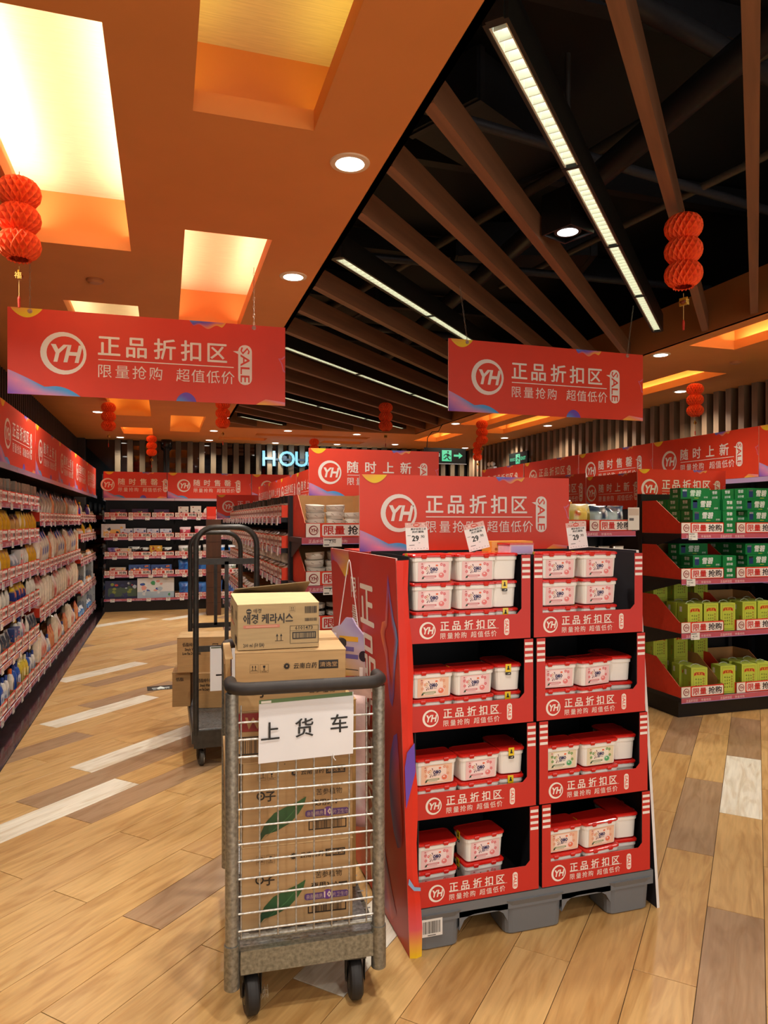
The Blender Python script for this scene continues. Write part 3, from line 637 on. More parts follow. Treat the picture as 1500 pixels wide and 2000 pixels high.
def softbag(w, d, h, pal, seed=0, crimp=True, mat='bagfilm', nx=8, nz=10, gather=False):
    r = random.Random(seed); m = MB(); vs = {}; V = []; C = []
    bands = [pal[r.randrange(len(pal))] for _ in range(5)]; spots = [(r.uniform(-.35, .35), r.uniform(.2, .8), r.uniform(.08, .2), pal[r.randrange(len(pal))]) for _ in range(4)]
    def colr(x, z):
        for sx, sz, s, c in spots:
            if (x - sx) ** 2 + (z - sz) ** 2 * .7 < s * s: return c
        return pal[0] if .28 < z < .8 else bands[int(min(z, .99) * 5)]
    for side in (0, 1):
        for i in range(nx + 1):
            for k in range(nz + 1):
                a, b_ = i / nx, k / nz; th = math.sin(math.pi * a) ** .5 * (min(1, (1 - b_) * 3.0) if crimp else min(1, (1 - b_) * 8)) * min(1, .55 + b_ * 4)
                if gather: th *= .6 + .4 * math.sin(math.pi * b_)
                ww = w * (1 - (.12 * math.sin(math.pi * b_) if crimp else 0)) * ((1 - .75 * max(0, b_ - .8) / .2) if gather else 1)
                y = d / 2 + (d / 2 * th * (1 if side else -1)) + r.uniform(-.02, .02) * d * th
                vs[side, i, k] = len(V); V.append(((a - .5) * ww, y, b_ * h)); C.append(colr(a - .5, b_))
    fs = []
    for i in range(nx):
        for k in range(nz):
            fs.append((vs[0, i, k], vs[0, i + 1, k], vs[0, i + 1, k + 1], vs[0, i, k + 1])); fs.append((vs[1, i, k], vs[1, i, k + 1], vs[1, i + 1, k + 1], vs[1, i + 1, k]))
    for i in range(nx): fs.append((vs[0, i, 0], vs[1, i, 0], vs[1, i + 1, 0], vs[0, i + 1, 0])); fs.append((vs[0, i, nz], vs[0, i + 1, nz], vs[1, i + 1, nz], vs[1, i, nz]))
    m.add(V, fs, C, mat, True); return m.mesh('bag')
def bottle(r, h, col, cap, lab, neck=.3, pump=False, flat=.7):
    """returns [(part, mesh)] body and cap"""
    m = MB(); m.rprism((0, r), r, r * flat, r * .6, [(0, -.1 * r), (.04 * h, 0), (.62 * h, 0), (.76 * h, -.25 * r), (.82 * h, -.62 * r)], col, 'plastic', 3)
    m.rrect(-r * .8, .15 * h, r * .8, .55 * h, r * .3, r - r * flat - .001, lab); m.disc(0, .38 * h, r * .4, r - r * flat - .0016, mixc(lab, cap, .6), n=12); m.rect(-r * .6, .2 * h, r * .6, .24 * h, r - r * flat - .0016, mixc(lab, '#202020', .5))
    c = MB(); c.lathe([(r * .33, .8 * h), (r * .36, .81 * h), (r * .36, .95 * h), (r * .3, .97 * h)], cap, 'plastic', 12, c=(0, r))
    if pump: c.tube([(0, r, .96 * h), (0, r, 1.1 * h)], r * .1, cap, 'plastic', 6); c.box((-r * .2, r - r * .9, 1.1 * h), (r * .2, r * 1.2, 1.15 * h), cap, 'plastic')
    return [('bottle_body', m.mesh('bottle_body')), ('cap', c.mesh('cap'))]
def rollpack(w, d, h, pal, seed):      # tissue rolls under film: bumpy pack
    m = softbag(w, d, h, pal, seed, crimp=False, nx=10, nz=10); return m
G = {}
def good(key, desc, cat, parts): G[key] = (desc, cat, parts if isinstance(parts, list) else [(None, parts)])
good('beige_box', 'grey-beige lidded box', 'box', carton(.11, .16, .085, ['#9a9184', '#857b6e', '#b8ae9e'], 1, n=3))
good('brown_pouch', 'brown and cream refill pouch', 'pouch', softbag(.12, .06, .21, ['#d0a860', '#4a2c18', '#e8d8a8', '#a06a30'], 2))
good('green_pouch', 'yellow and green refill pouch', 'pouch', softbag(.12, .06, .22, ['#d8b838', '#e8d880', '#6a9a3a', '#f0e8c0'], 3))
good('yellow_bag', 'golden yellow bag', 'bag', softbag(.12, .07, .22, ['#d8a820', '#e8bc38', '#c89018'], 4))
good('grey_dome', 'clear domed grey pack', 'pack', softbag(.14, .09, .17, ['#8a98a8', '#c8d0d8', '#5a6a80', '#e0e4e8'], 5))
good('pinkwhite_box', 'pink white and green carton', 'carton', carton(.10, .07, .20, ['#e8e4e0', '#e88a90', '#2a7a48', '#f4b0a8'], 6))
good('leafy_pouch', 'black and white leafy pouch', 'pouch', softbag(.09, .05, .20, ['#e4e4d8', '#2a3a20', '#6a8a4a', '#c8c8b8'], 7))
good('blue_yellow', 'navy pouch with yellow top', 'pouch', softbag(.12, .07, .20, ['#243a80', '#e8c820', '#e8c820', '#c87858'], 8, crimp=True))
good('slate_pouch', 'slate blue refill pouch', 'pouch', softbag(.11, .06, .19, ['#5c6470', '#b8bcb4', '#8a8a84', '#3a4450'], 9))
good('white_bottle', 'white bottle with yellow cap', 'bottle', bottle(.05, .24, '#ece6d8', '#e8c020', '#d8d4c0'))
good('photo_box', 'carton printed with blue and tan', 'carton', carton(.08, .06, .18, ['#3a5090', '#d8b898', '#e8e0e0', '#c0506a'], 10))
good('blue_bottle', 'blue bottle with pale base', 'bottle', bottle(.045, .25, '#2458b8', '#183c90', '#c8d8f0'))
good('yellow_bottle', 'yellow oil-like bottle with pale cap', 'bottle', bottle(.045, .26, '#dcc440', '#ece8c8', '#e8dc80'))
good('orange_tub', 'orange capped cleaner bottle', 'bottle', bottle(.045, .24, '#e8e4d8', '#e86a20', '#3a6ab0'))
good('diaper', 'tall whitish film pack with pink print', 'pack', softbag(.17, .12, .38, ['#e4dccc', '#e8b0a8', '#d8d0c0', '#ece4d4', '#c87a70'], 11, gather=True))
good('diaper_blue', 'tall whitish film pack with blue print', 'pack', softbag(.16, .12, .37, ['#e0dccc', '#3a4a98', '#d8d4c4', '#e8e4d8', '#6a7ab8'], 12, gather=True))
good('towel_roll', 'tall cream paper roll pack', 'pack', softbag(.10, .10, .36, ['#e4dcc8', '#d8ccb0', '#f0e8d8', '#8a8a88'], 13, crimp=False))
good('grey_bags', 'silvery wrapped bundle', 'bundle', softbag(.14, .10, .30, ['#a8a090', '#c8c0b0', '#6a7088', '#b87850'], 14, gather=True))
good('purple_can', 'violet tall can', 'can', bottle(.04, .22, '#5a3a88', '#3a2468', '#8a6ab0'))
good('tan_jar', 'tan cardboard jar', 'jar', bottle(.035, .13, '#a89070', '#604830', '#c8b088'))
good('small_pink', 'small pink and white packet', 'packet', carton(.07, .05, .12, ['#e8d0cc', '#d8606a', '#ffffff', '#6a3a7a'], 15))
good('small_white', 'small white pack', 'pack', softbag(.10, .07, .14, ['#e8e4e0', '#c8d4e0', '#f0ece8', '#e0a060'], 16))
good('blue_floss', 'bright blue film pack', 'pack', softbag(.16, .10, .17, ['#3a80d0', '#e8f0f8', '#2060b8', '#88b8e8'], 17))
good('tall_poster', 'tall pale blue carton', 'carton', carton(.12, .10, .36, ['#b8c8d4', '#8898b0', '#e0e4e8', '#5a6a90'], 18))
good('food_toy', 'dark violet toy food box', 'toy box', carton(.25, .12, .13, ['#3a2850', '#7a5a8a', '#d8a040', '#e8d8b0', '#c84838', '#5a9a48'], 19, n=16))
good('dino_box', 'white and blue dinosaur toy box', 'toy box', carton(.37, .12, .22, ['#c8ccd8', '#e8b868', '#24304a', '#3a4a68', '#e4e4e8'], 20, n=14))
good('car_box', 'blue and white toy car box', 'toy box', carton(.20, .12, .15, ['#c8d0e4', '#b04848', '#2a3a78', '#e8e0e4', '#8a98c8'], 21, n=12))
good('gold_box', 'gold and red picture box', 'toy box', carton(.21, .12, .18, ['#c89a38', '#a03028', '#2a1a18', '#e8d060', '#e8e0c8'], 22, n=16))
good('blackpack', 'black bubble pack', 'pack', softbag(.18, .09, .15, ['#22262a', '#8aa098', '#40484a', '#d8e0dc'], 23))
good('purple_toy', 'small violet round toy pack', 'pack', softbag(.17, .10, .14, ['#5a4a88', '#9a8ac0', '#3a2a5a', '#e0a0b0'], 24))
good('red_car', 'small red and white boxed toy', 'toy box', carton(.26, .12, .13, ['#d8c8b8', '#b8382c', '#e0b850', '#e8e4d8', '#304878'], 25, n=12))
good('orange_car', 'blue toy box with orange car picture', 'toy box', carton(.33, .12, .16, ['#3a5a98', '#d87838', '#c8d8e8', '#e8e4e0', '#24306a'], 26, n=14))
good('navy_game', 'large navy racing track box', 'toy box', carton(.56, .14, .30, ['#222c50', '#4a6050', '#8a9a48', '#c8504a', '#b8c8d8', '#303a68'], 27, n=22))
good('white_game', 'large white cartoon tank box', 'toy box', carton(.58, .14, .33, ['#e4e8ea', '#b0c8d8', '#3a58b0', '#e8a8a0', '#48a068', '#dce4ea'], 28, n=20))
good('red_pack', 'rose pink film pack with pale oval', 'pack', softbag(.20, .10, .18, ['#d85a70', '#f0d8dc', '#f0d8dc', '#b83a50'], 29))
good('blue_pack', 'shiny blue film pack with red stroke', 'pack', softbag(.22, .10, .26, ['#3a78c8', '#d8e8f4', '#d85a60', '#1a4a98'], 30))
good('disc_pack', 'black and white boxed pan set', 'box', carton(.17, .10, .18, ['#d8d4cc', '#1c1c20', '#8a3a28', '#404448'], 31, n=8))
good('round_plate', 'white round plate pack', 'plate', (lambda m: (m.lathe([(.05, 0), (.085, .012), (.088, .02), (.05, .03)], '#e8e2da', 'ceramic', 20, c=(0, .09), axis='y'), m.mesh('plate'))[1])(MB()))
good('grey_pack', 'grey and white film pack', 'pack', softbag(.18, .09, .18, ['#b8bcb8', '#e8e8e4', '#4a5458', '#8a9a80'], 32))
good('white_carton', 'white lidded carton', 'carton', carton(.16, .16, .28, ['#dcdee0', '#c8ccd4', '#b0b4c8'], 33, n=2))
good('violet_carton', 'violet and white carton', 'carton', carton(.14, .16, .30, ['#c8c0d8', '#4a3a8a', '#e8e4f0', '#6a5aa0'], 34, n=8))
good('pattern_cup', 'white mug with black scribble pattern', 'mug', (lambda m: (m.lathe([(.03, 0), (.042, .02), (.045, .07), (.041, .07), (.03, .01)], ['#e8e4dc', '#2a2624', '#e8e4dc', '#d8d4cc'], 'ceramic', 14, c=(0, .05)), m.mesh('mug'))[1])(MB()))
good('cloth_roll', 'crumpled white and brown cloth bundle', 'bundle', softbag(.14, .10, .10, ['#d8d0c4', '#5a3a28', '#e8e4dc', '#a88468'], 35, nx=9, nz=7))
good('blue_foil', 'dark blue foil bag', 'bag', softbag(.13, .07, .17, ['#24303c', '#5a7a98', '#141414', '#88a0b8'], 36))
good('orange_foil', 'peach foil bag', 'bag', softbag(.13, .07, .16, ['#e0a080', '#e8b898', '#c87858'], 37))
good('green_snack', 'pale green snack bag', 'snack bag', softbag(.11, .06, .18, ['#b8c890', '#d8dcc0', '#c84030', '#8aa860'], 38))
good('yellow_snack', 'yellow snack bag', 'snack bag', softbag(.15, .07, .16, ['#e8cc60', '#f0e4a8', '#d84028', '#e8a828'], 39))
good('orange_snack', 'orange snack bag', 'snack bag', softbag(.12, .06, .15, ['#e89a20', '#f0b848', '#d87818'], 40))
good('blue_snack', 'pale blue snack bag', 'snack bag', softbag(.15, .07, .15, ['#b8d0d0', '#e4ecec', '#6a98a8', '#384860'], 41))
good('fruit_jar', 'red dotted jar', 'jar', (lambda m: (m.lathe([(.04, 0), (.043, .01), (.043, .03), (.043, .06), (.043, .085), (.038, .09)], ['#3a2418', '#e0d8cc', '#c83a2c', '#e8e0d4', '#241410', '#b8b0a4'], 'gloss', 16, c=(0, .045)), m.mesh('jar'))[1])(MB()))
good('panda_box', 'black and cream coffee snack pouch', 'pouch', softbag(.10, .05, .15, ['#2a201c', '#e8e4d4', '#2a201c', '#6a7a40', '#e8e4d4'], 42))

def W2(root, x, y, z):
    M = Matrix.Translation(root.location) @ Matrix.Rotation(root.rotation_euler.z, 4, 'Z'); p = M @ Vector((x, y, z)); return p, root.rotation_euler.z
def place(root, key, x, y, z, label, grp, rz=0.0, s=1.0, detail=True):
    desc, cat, parts = G[key]; p, r0 = W2(root, x, y, z); r0 += rz
    nm = cat.replace(' ', '_')
    if len(parts) == 1:
        o = put(parts[0][1], nm, None, p, r0, label=label, cat=cat, group=grp)
    else:
        o = empty(nm, p, r0, label=label, cat=cat, group=grp)
        for pn, me in parts: put(me, pn, o)
    if s != 1: o.scale = (s, s, s)
    return o
AL = ['first'] + ORD[1:]
LV = ['lowest', 'second', 'third', 'fourth', 'fifth', 'sixth']
def row(root, W, z, spec, lvl, bay, unit, trayspec, y0=.03, jitter=.01):
    """spec: list of (key, count, stack); trays: (w,d,hf,hb,n)"""
    where = '%s shelf up, %s bay, %s' % (LV[lvl], bay, unit)
    if trayspec:
        w, d, hf, hb, n = trayspec
        for k in range(n):
            x = -W / 2 + W * (k + .5) / n; p, r0 = W2(root, x, .006, z + .001)
            put(tray(w, d, hf, hb), 'shelf_tray', None, p, r0, label='red cardboard tray, ' + AL[k] + ' along, ' + where, cat='tray', group='trays, ' + where)
        y0 = .016; z += .0045
    tot = sum(c for _, c, _ in spec); x = -W / 2 + .04; step = (W - .08) / tot
    nth = 0
    for key, cnt, st in spec:
        desc, cat, parts = G[key]; me = parts[0][1]; hz = max(v.co.z for v in me.vertices)
        for i in range(cnt):
            for s in range(st):
                place(root, key, x + step / 2 + random.uniform(-.004, .004), y0 + random.uniform(0, jitter), z + s * (hz + .001), desc + ', ' + (['lower ', 'upper '][s] if st > 1 else '') + AL[nth] + ' along, ' + where, desc + 's, ' + where, random.uniform(-.14, .14), random.uniform(.93, 1.04))
            x += step; nth += 1
# ---- long wall shelving ----
U1 = 'marble-edged shelving'
NEAR = [.13, .49, .80, 1.07, 1.35, 1.63]; MID = [.13, .62, 1.04, 1.49]; FAR = [.13, .52, .92, 1.25, 1.52]
good('yellow_pouch2', 'bright yellow flat pouch', 'pouch', softbag(.11, .05, .20, ['#e0b820', '#f0d860', '#f4ecc0', '#c88818'], 51))
good('white_tall', 'white tall bottle with blue cap', 'bottle', bottle(.035, .23, '#e8e8e4', '#3050a0', '#b8c8e0'))
good('pink_pump', 'pink pump bottle', 'bottle', bottle(.036, .19, '#e0a0a8', '#f0e8e4', '#f4d8d8', pump=True))
good('green_bottle', 'green bottle with white cap', 'bottle', bottle(.036, .22, '#3a8a50', '#f0f0e8', '#d8e8c8'))
good('cream_pack', 'tall cream pack with brown print', 'pack', softbag(.14, .11, .34, ['#e8e0cc', '#8a6850', '#dcd0b8', '#c8a890'], 52, gather=True))
good('rose_pack', 'tall rose and white pack', 'pack', softbag(.15, .11, .33, ['#e8d4cc', '#c8605a', '#e0a8a0', '#f0e8e0'], 53, gather=True))
good('orange_pack', 'slim orange and cream pack', 'pack', softbag(.08, .08, .30, ['#e0a070', '#d86838', '#f0e0c8', '#c84838'], 54))
near_fill = [[('orange_tub', 1, 1), ('blue_bottle', 2, 1), ('yellow_bottle', 3, 1), ('blue_bottle', 1, 1), ('white_tall', 2, 1)], [('photo_box', 2, 1), ('white_bottle', 1, 1), ('white_tall', 1, 1), ('pink_pump', 1, 1), ('leafy_pouch', 1, 1), ('slate_pouch', 3, 1)],
             [('blue_yellow', 4, 1), ('leafy_pouch', 3, 1)], [('grey_dome', 2, 1), ('pinkwhite_box', 2, 1), ('leafy_pouch', 2, 1), ('yellow_bag', 3, 1)],
             [('brown_pouch', 2, 1), ('green_pouch', 2, 1), ('yellow_bag', 4, 1)], [('beige_box', 7, 2)]]
mid_fill = [[('towel_roll', 2, 1), ('rose_pack', 2, 1), ('white_tall', 2, 1), ('orange_pack', 2, 1)], [('rose_pack', 1, 1), ('diaper', 2, 1), ('towel_roll', 3, 1), ('cream_pack', 1, 1)], [('diaper', 1, 1), ('cream_pack', 1, 1), ('diaper_blue', 3, 1), ('orange_pack', 1, 1), ('towel_roll', 1, 1)], [('grey_bags', 5, 1), ('orange_pack', 1, 1)]]
far_fill = [[('blue_floss', 3, 1), ('tall_poster', 2, 1)], [('small_white', 4, 1), ('tall_poster', 1, 1), ('small_pink', 2, 1)], [('small_white', 3, 1), ('tan_jar', 3, 1)], [('small_white', 3, 1), ('yellow_bag', 1, 1), ('small_pink', 2, 1)], [('purple_can', 2, 1), ('white_bottle', 1, 1), ('tan_jar', 4, 1)]]
Wb = 1.08; v0 = 4.86
for bi in range(7):
    lv, fill = (NEAR, near_fill) if bi < 2 else (MID, mid_fill) if bi < 5 else (FAR, far_fill)
    root = shelving((-1.08, v0 + Wb * (bi + .5), 0), math.pi / 2, Wb, .38, lv, 2.34, 'black shelving bay of the %s, %s' % (U1, ORD[bi] + ('' if bi == 0 else ' from the camera')), 'bays of the ' + U1, tags=3 if bi < 3 else 2, tagz=-.0)
    m = MB(); m.box((-Wb / 2, -.002, 1.885), (Wb / 2, .36, 1.905), '#1a181c', 'dark_metal'); cp = m.build('canopy_shelf', root)
    m = MB(); m.box((-Wb / 2 + .002, -.012, 1.865), (Wb / 2 - .002, -.002, 1.905), '#b8a8cc', 'gloss'); m.build('canopy_rail', cp)
    for li, z in enumerate(lv):
        if bi >= 5 and li == 0: tr = (.25, .34, .07, .07, 4)
        else: tr = (.255, .34, .085, .12, 4) if bi < 5 else (.25, .34, .07, .09, 4)
        row(root, Wb, z, fill[li], li, ORD[bi], U1, tr)
for i, (v_, t) in enumerate([(4.69, T3), (6.09, T1), (7.49, T3), (8.89, T3), (10.29, T1), (11.69, T1)]):
    banner((-1.082, v_, 1.907), math.pi / 2, .44, t, 'red sale banner along the %s, %s' % (U1, ['cut off by the edge of the picture', 'nearest complete one', 'third from the camera', 'fourth from the camera', 'fifth from the camera', 'last before the corner'][i]), W=1.396, grp='banners of the ' + U1)
# ---- end wall shelving ----
U2 = 'toy shelving'; LB = [.21, .60, .91, 1.22, 1.56]
bf = [[('navy_game', 1, 1), ('white_game', 1, 1)], [('red_car', 1, 1), ('orange_car', 2, 1)], [('purple_toy', 1, 1), ('red_car', 1, 1), ('blackpack', 2, 1), ('gold_box', 1, 1), ('blackpack', 1, 1)], [('dino_box', 1, 1), ('car_box', 4, 1)], [('food_toy', 3, 1)]]
bf2 = [[('blue_pack', 4, 1)], [('blue_pack', 2, 1), ('grey_pack', 2, 1)], [('grey_pack', 3, 1), ('blue_floss', 2, 1)], [('red_pack', 2, 1), ('grey_pack', 2, 1)], [('disc_pack', 2, 1), ('round_plate', 3, 1)]]
for bi in range(4):
    root = shelving((-.96 + 1.11 * (bi + .5), 12.4, 0), 0, 1.11, .42, LB, 2.3, 'black shelving bay of the %s, %s' % (U2, ['in the corner', 'second from the corner', 'third from the corner', 'fourth from the corner'][bi]), 'bays of the ' + U2, tags=4 if bi < 2 else 0)
    m = MB(); m.box((-.555, -.002, 1.85), (.555, .4, 1.875), '#1a181c', 'dark_metal'); cp = m.build('canopy_shelf', root)
    m = MB(); m.box((-.553, -.012, 1.835), (.553, -.002, 1.875), '#c8a8b8', 'gloss'); m.build('canopy_rail', cp)
    if bi < 2:
        for li, z in enumerate(LB): row(root, 1.11, z, (bf, bf2)[bi][li], li, ['corner', 'second'][bi], U2, None if (bi == 0 and li == 0) else (.355, .3, .075, .08, 3))
for i, (u_, t) in enumerate([(-.67, T2), (.73, T2), (2.13, T1), (3.53, T3)]):
    banner((u_ if i else -.47, 12.39, 1.877), 0, .43, t, 'red sale banner on the %s, %s' % (U2, ['starting at the corner', 'second from the corner', 'third, partly hidden by the bowl gondola banners', 'fourth, mostly hidden'][i]), W=1.39 if i else .99 * 1.0 + .0, grp='banners of the ' + U2)
# ---- side wall shelving (far side) ----
U3 = 'side wall shelving'; LR = [.15, .6, 1.0, 1.6]
for bi in range(6):
    root = shelving((4.93, 10.6 - 1.15 * (bi), 0), -math.pi / 2, 1.15, .45, LR, 2.3, 'black shelving bay of the %s, %s' % (U3, (ORD[5 - bi] + ' from the camera') if bi < 5 else 'nearest the camera'), 'bays of the ' + U3, tags=0)
    m = MB(); m.box((-.575, -.002, 1.86), (.575, .4, 1.88), '#1a181c', 'dark_metal'); cp = m.build('canopy_shelf', root)
    m = MB(); m.box((-.573, -.014, 1.838), (.573, -.002, 1.88), '#b89ac0', 'gloss'); m.build('canopy_rail', cp)
    if bi >= 4: row(root, 1.15, 1.6, [('orange_foil', 1, 1), ('blue_foil', 6, 1)], 3, ['second', 'nearest'][bi - 4], U3, (.27, .34, .075, .1, 4))
for i, (v_, t) in enumerate([(9.82, T1), (8.40, T1), (7.0, T2), (5.6, T3), (4.2, T3)]):
    banner((4.925, v_ + .0, 1.883), -math.pi / 2, .44, t, 'red sale banner along the %s, %s' % (U3, ['farthest', 'second from the far end', 'middle one behind the snack gondola', 'above the soda end display', 'nearest the camera'][i]), W=1.396, grp='banners of the ' + U3)
# ---- bowl gondola ----
U4 = 'bowl gondola'
LM = [.15, .48, .80, 1.11, 1.32, 1.52]
mf = [[('violet_carton', 3, 1), ('white_carton', 2, 1)], [('pattern_cup', 5, 1)], [('cloth_roll', 5, 1)], [('cloth_roll', 5, 1)], [('pattern_cup', 8, 1)], [('pattern_cup', 8, 2)]]
mf = [mf[0], [('small_white', 5, 1)], [('cloth_roll', 5, 1)], [('cloth_roll', 6, 2)], [('cloth_roll', 6, 1)], [('pattern_cup', 8, 2)]]
for bi in range(5):
    root = shelving((.72, 4.6 + .96 * (bi + .5), 0), -math.pi / 2, .96, .45, LM, 1.60, 'black shelving bay on the aisle side of the %s, %s' % (U4, ORD[bi]), 'aisle bays of the ' + U4, tags=4)
    for li, z in enumerate(LM):
        if bi < 4: row(root, .96, z, mf[li], li, ORD[bi], U4, (.185, .34, .08, .10, 5) if li > 2 else (.3, .34, .08, .1, 3))
    banner((1.165, 4.66 + .93 * (bi + .5), 1.60), -math.pi / 2, .34, (T1, T3, T1, T3, T1)[bi], 'small red sale banner on the spine of the %s, %s from the camera' % (U4, ORD[bi]), W=.925, grp='spine banners of the ' + U4)
banner((1.10, 9.45, 1.53), 0, .31, T1, 'small red sale banner beyond the far end of the bowl gondola', W=.92)
m = MB(); m.box((-.11, 0, 0), (.11, .3, 1.52), '#4a2c1c', 'wood_dark')
for k in range(6): m.box((-.112, -.002, .24 * k + .2), (.112, 0, .24 * k + .206), '#2a1810', 'matte_card')
m.build('wooden_pillar', loc=(.74, 11.5, 0), label='dark wooden pillar standing in front of the end wall shelving', cat='pillar')
m = MB(); m.box((-.07, 0, 0), (.07, .16, .2), '#d8301c', 'print_card', fc={'Z': '#e86850'}); m.rect(-.06, .01, .06, .05, -.0006, '#e8584a'); m.build('red_carton', loc=(.7, 11.52, 1.522), label='plain red carton standing on the dark wooden pillar', cat='carton')
def endcap(loc, W, D, levels, Hh, lab): return shelving(loc, 0, W, D, levels, Hh, lab, 'end displays of the gondolas', tags=0)
ec = endcap((1.20, 4.03, 0), .90, .48, [.1, .35, .60, .86, 1.12, 1.40], 1.66, 'black end display full of bowls in front of the bowl gondola')
banner((1.335, 4.5, 1.66), 0, .31, T3, 'red sale banner standing on the bowl end display', W=.90)
def bowl(r, h, c1, c2):
    m = MB(); m.lathe([(r * .6, 0), (r * .64, .006), (r * .88, h * .28), (r * .97, h * .6), (r, h), (r * .96, h), (r * .84, h * .4), (r * .3, .012)], [c1, c1, c2, c1, c1, '#f4f0e8', '#f4f0e8', '#f4f0e8'], 'ceramic', 22)
    for k in range(7):
        a = k * .9; m.tube([(r * .9 * math.cos(a), r * .9 * math.sin(a), h * .55), (r * .985 * math.cos(a + .25), r * .985 * math.sin(a + .25), h * .8), (r * .97 * math.cos(a + .5), r * .97 * math.sin(a + .5), h * .66)], .0012, '#5a4a44', 'ceramic', 4)
    return m.mesh('bowl')
bw = bowl(.058, .058, '#e8e2d6', '#dcd4c8'); bk = bowl(.058, .058, '#e0dad0', '#2a2422')
for li, z in enumerate([.86, 1.12, 1.40]):
    for k in range(2):
        p = (1.20 - .435 + .21 + k * .44, 4.038, z + .001)
        put(tray(.40, .42, .085, .26 if li == 2 else .22), 'shelf_tray', None, p, label='red cardboard tray, %s shelf of the bowl end display, %s' % (['third', 'second', 'top'][li], ['beside the post', 'towards the detergent stand'][k]), cat='tray', group='trays of the bowl end display')
        for j in range(3):
            n = [3, 4, 4][li]; n = n - (1 if j == 2 else 0); n = n if (j != 2 or li != 1) else 2
            for s in range(n):
                cx, cy = p[0] - .125 + j * .122, 4.038 + .09 + (.06 if j == 2 else 0)
                put(bw if li else bk, 'bowl', None, (cx + random.uniform(-.004, .004), cy, z + .006 + s * .043), rot=(random.uniform(-.09, .09), random.uniform(-.09, .09), random.uniform(0, 6)),
                    label='%s bowl, %s of the %s stack, %s tray, %s shelf of the bowl end display' % ('white' if li else 'black-patterned', ['bottom', 'second', 'third', 'fourth'][s], ['first', 'second', 'third'][j], ['first', 'second'][k], ['third', 'second', 'top'][li]), cat='bowl', group='bowls in the %s tray, %s shelf' % (['first', 'second'][k], ['third', 'second', 'top'][li]))
for li, (z, t) in enumerate([(1.12, '7.90'), (1.40, '7.90')]):
    m = MB(); m.box((-.055, -.004, -.045), (.055, -.001, .012), '#f0efe8', 'gloss'); m.rect(-.053, .004, .053, .011, -.0046, '#c87060'); m.text(t, -.02, -.025, .024, -.0046, '#202020', .01); m.rect(-.05, -.008, .02, -.003, -.0046, '#404040'); m.rect(-.05, -.038, -.02, -.032, -.0046, '#606060')
    m.build('shelf_price_card', None, loc=(.93, 4.021, z - .006), label='white price card on the %s shelf edge of the bowl end display' % ['second', 'top'][li], cat='price card')
# ---- soda end display ----
U5 = 'soda end display'
sd = endcap((4.195, 4.45, 0), .92, .52, [.15, .64, 1.05, 1.40], 1.72, 'black end display of green and lime drink boxes on the bare wood floor')
banner((4.19, 4.975, 1.60), 0, .33, T1, 'red sale banner standing behind the green soda cartons', W=.90)
def soda():
    m = MB(); L_, D_, H_ = .27, .13, .087; g, g2 = '#0e7a3c', '#1c8c48'
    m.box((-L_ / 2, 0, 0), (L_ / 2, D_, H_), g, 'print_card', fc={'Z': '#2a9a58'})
    y = -.0006; m.text('雪碧', .0, .026, .054, y, '#e8f0ec', .04, 'c', shear=.15, res=1); m.rect(-.118, .014, -.078, .074, y, '#24386a'); m.rect(-.118, .06, -.078, .074, y, '#d8e0e8'); m.rect(-.01, .006, .03, .010, y, '#c8d848'); m.text('迷你罐', .08, .008, .016, y, '#d8e8e0', .02, width=.036)
    for sx, rr in ((-1, -math.pi / 2), (1, math.pi / 2)):
        m.M = Matrix.Translation((sx * L_ / 2, D_ / 2, 0)) @ Matrix.Rotation(rr, 4, 'Z')
        m.text('雪碧', 0, .052, .028, y, '#e8f0ec', .03, 'c'); m.text('迷你罐', 0, .014, .021, y, '#d8e8e0', .03, 'c')
    m.M = Matrix(); return m.mesh('carton')
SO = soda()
def soda_at(x, y, z, rz, lab, grp): put(SO, 'drink_carton', None, (4.195 + x, 4.45 + y, z), rz, label=lab, cat='drink carton', group=grp)
for li, z in ((3, 1.40), (2, 1.05)):
    nm = ['', '', 'third', 'top'][li]
    for k in range(2):
        tx = -.255 + k * .52
        put(tray(.40, .46, .085, .26), 'shelf_tray', None, (4.195 + tx, 4.456, z + .001), label='red cardboard tray, %s shelf of the %s, %s' % (nm, U5, ['at the outer side', 'farther in'][k]), cat='tray', group='trays of the ' + U5)
        lay = 4 if li == 3 else 3
        for s in range(lay):
            zz = z + .006 + s * .0885; xo = .045 * (1 if s % 2 else -.2)
            if k == 0 and s == lay - 1: yo = .16
            else: yo = .03
            lb = 'green soda carton, %s layer, %s tray, %s shelf of the soda display' % (['bottom', 'second', 'third', 'topmost'][s], ['outer', 'inner'][k], nm); gp = 'green soda cartons, %s tray, %s shelf' % (['outer', 'inner'][k], nm)
            soda_at(tx + .05 + xo * .3, yo, zz, random.uniform(-.03, .03), lb.replace('carton,', 'carton, front row,'), gp)
            for q in range(3): soda_at(tx + .05 - q * 0 + xo * .3, yo + .14 * (q + 1), zz, 0, lb.replace('carton,', ['carton, middle row,', 'carton, rear row,'][q]), gp) if q < 2 and yo < .1 else None
    for s in range(2 if li == 2 else 3): soda_at(.068, .15, z + .002 + s * .0885, math.pi / 2 + .02, 'end-on green soda carton between the trays, %s shelf, %s of the stack' % (nm, ['bottom', 'middle', 'topmost'][s]), 'end-on soda cartons between the trays, %s shelf' % nm)
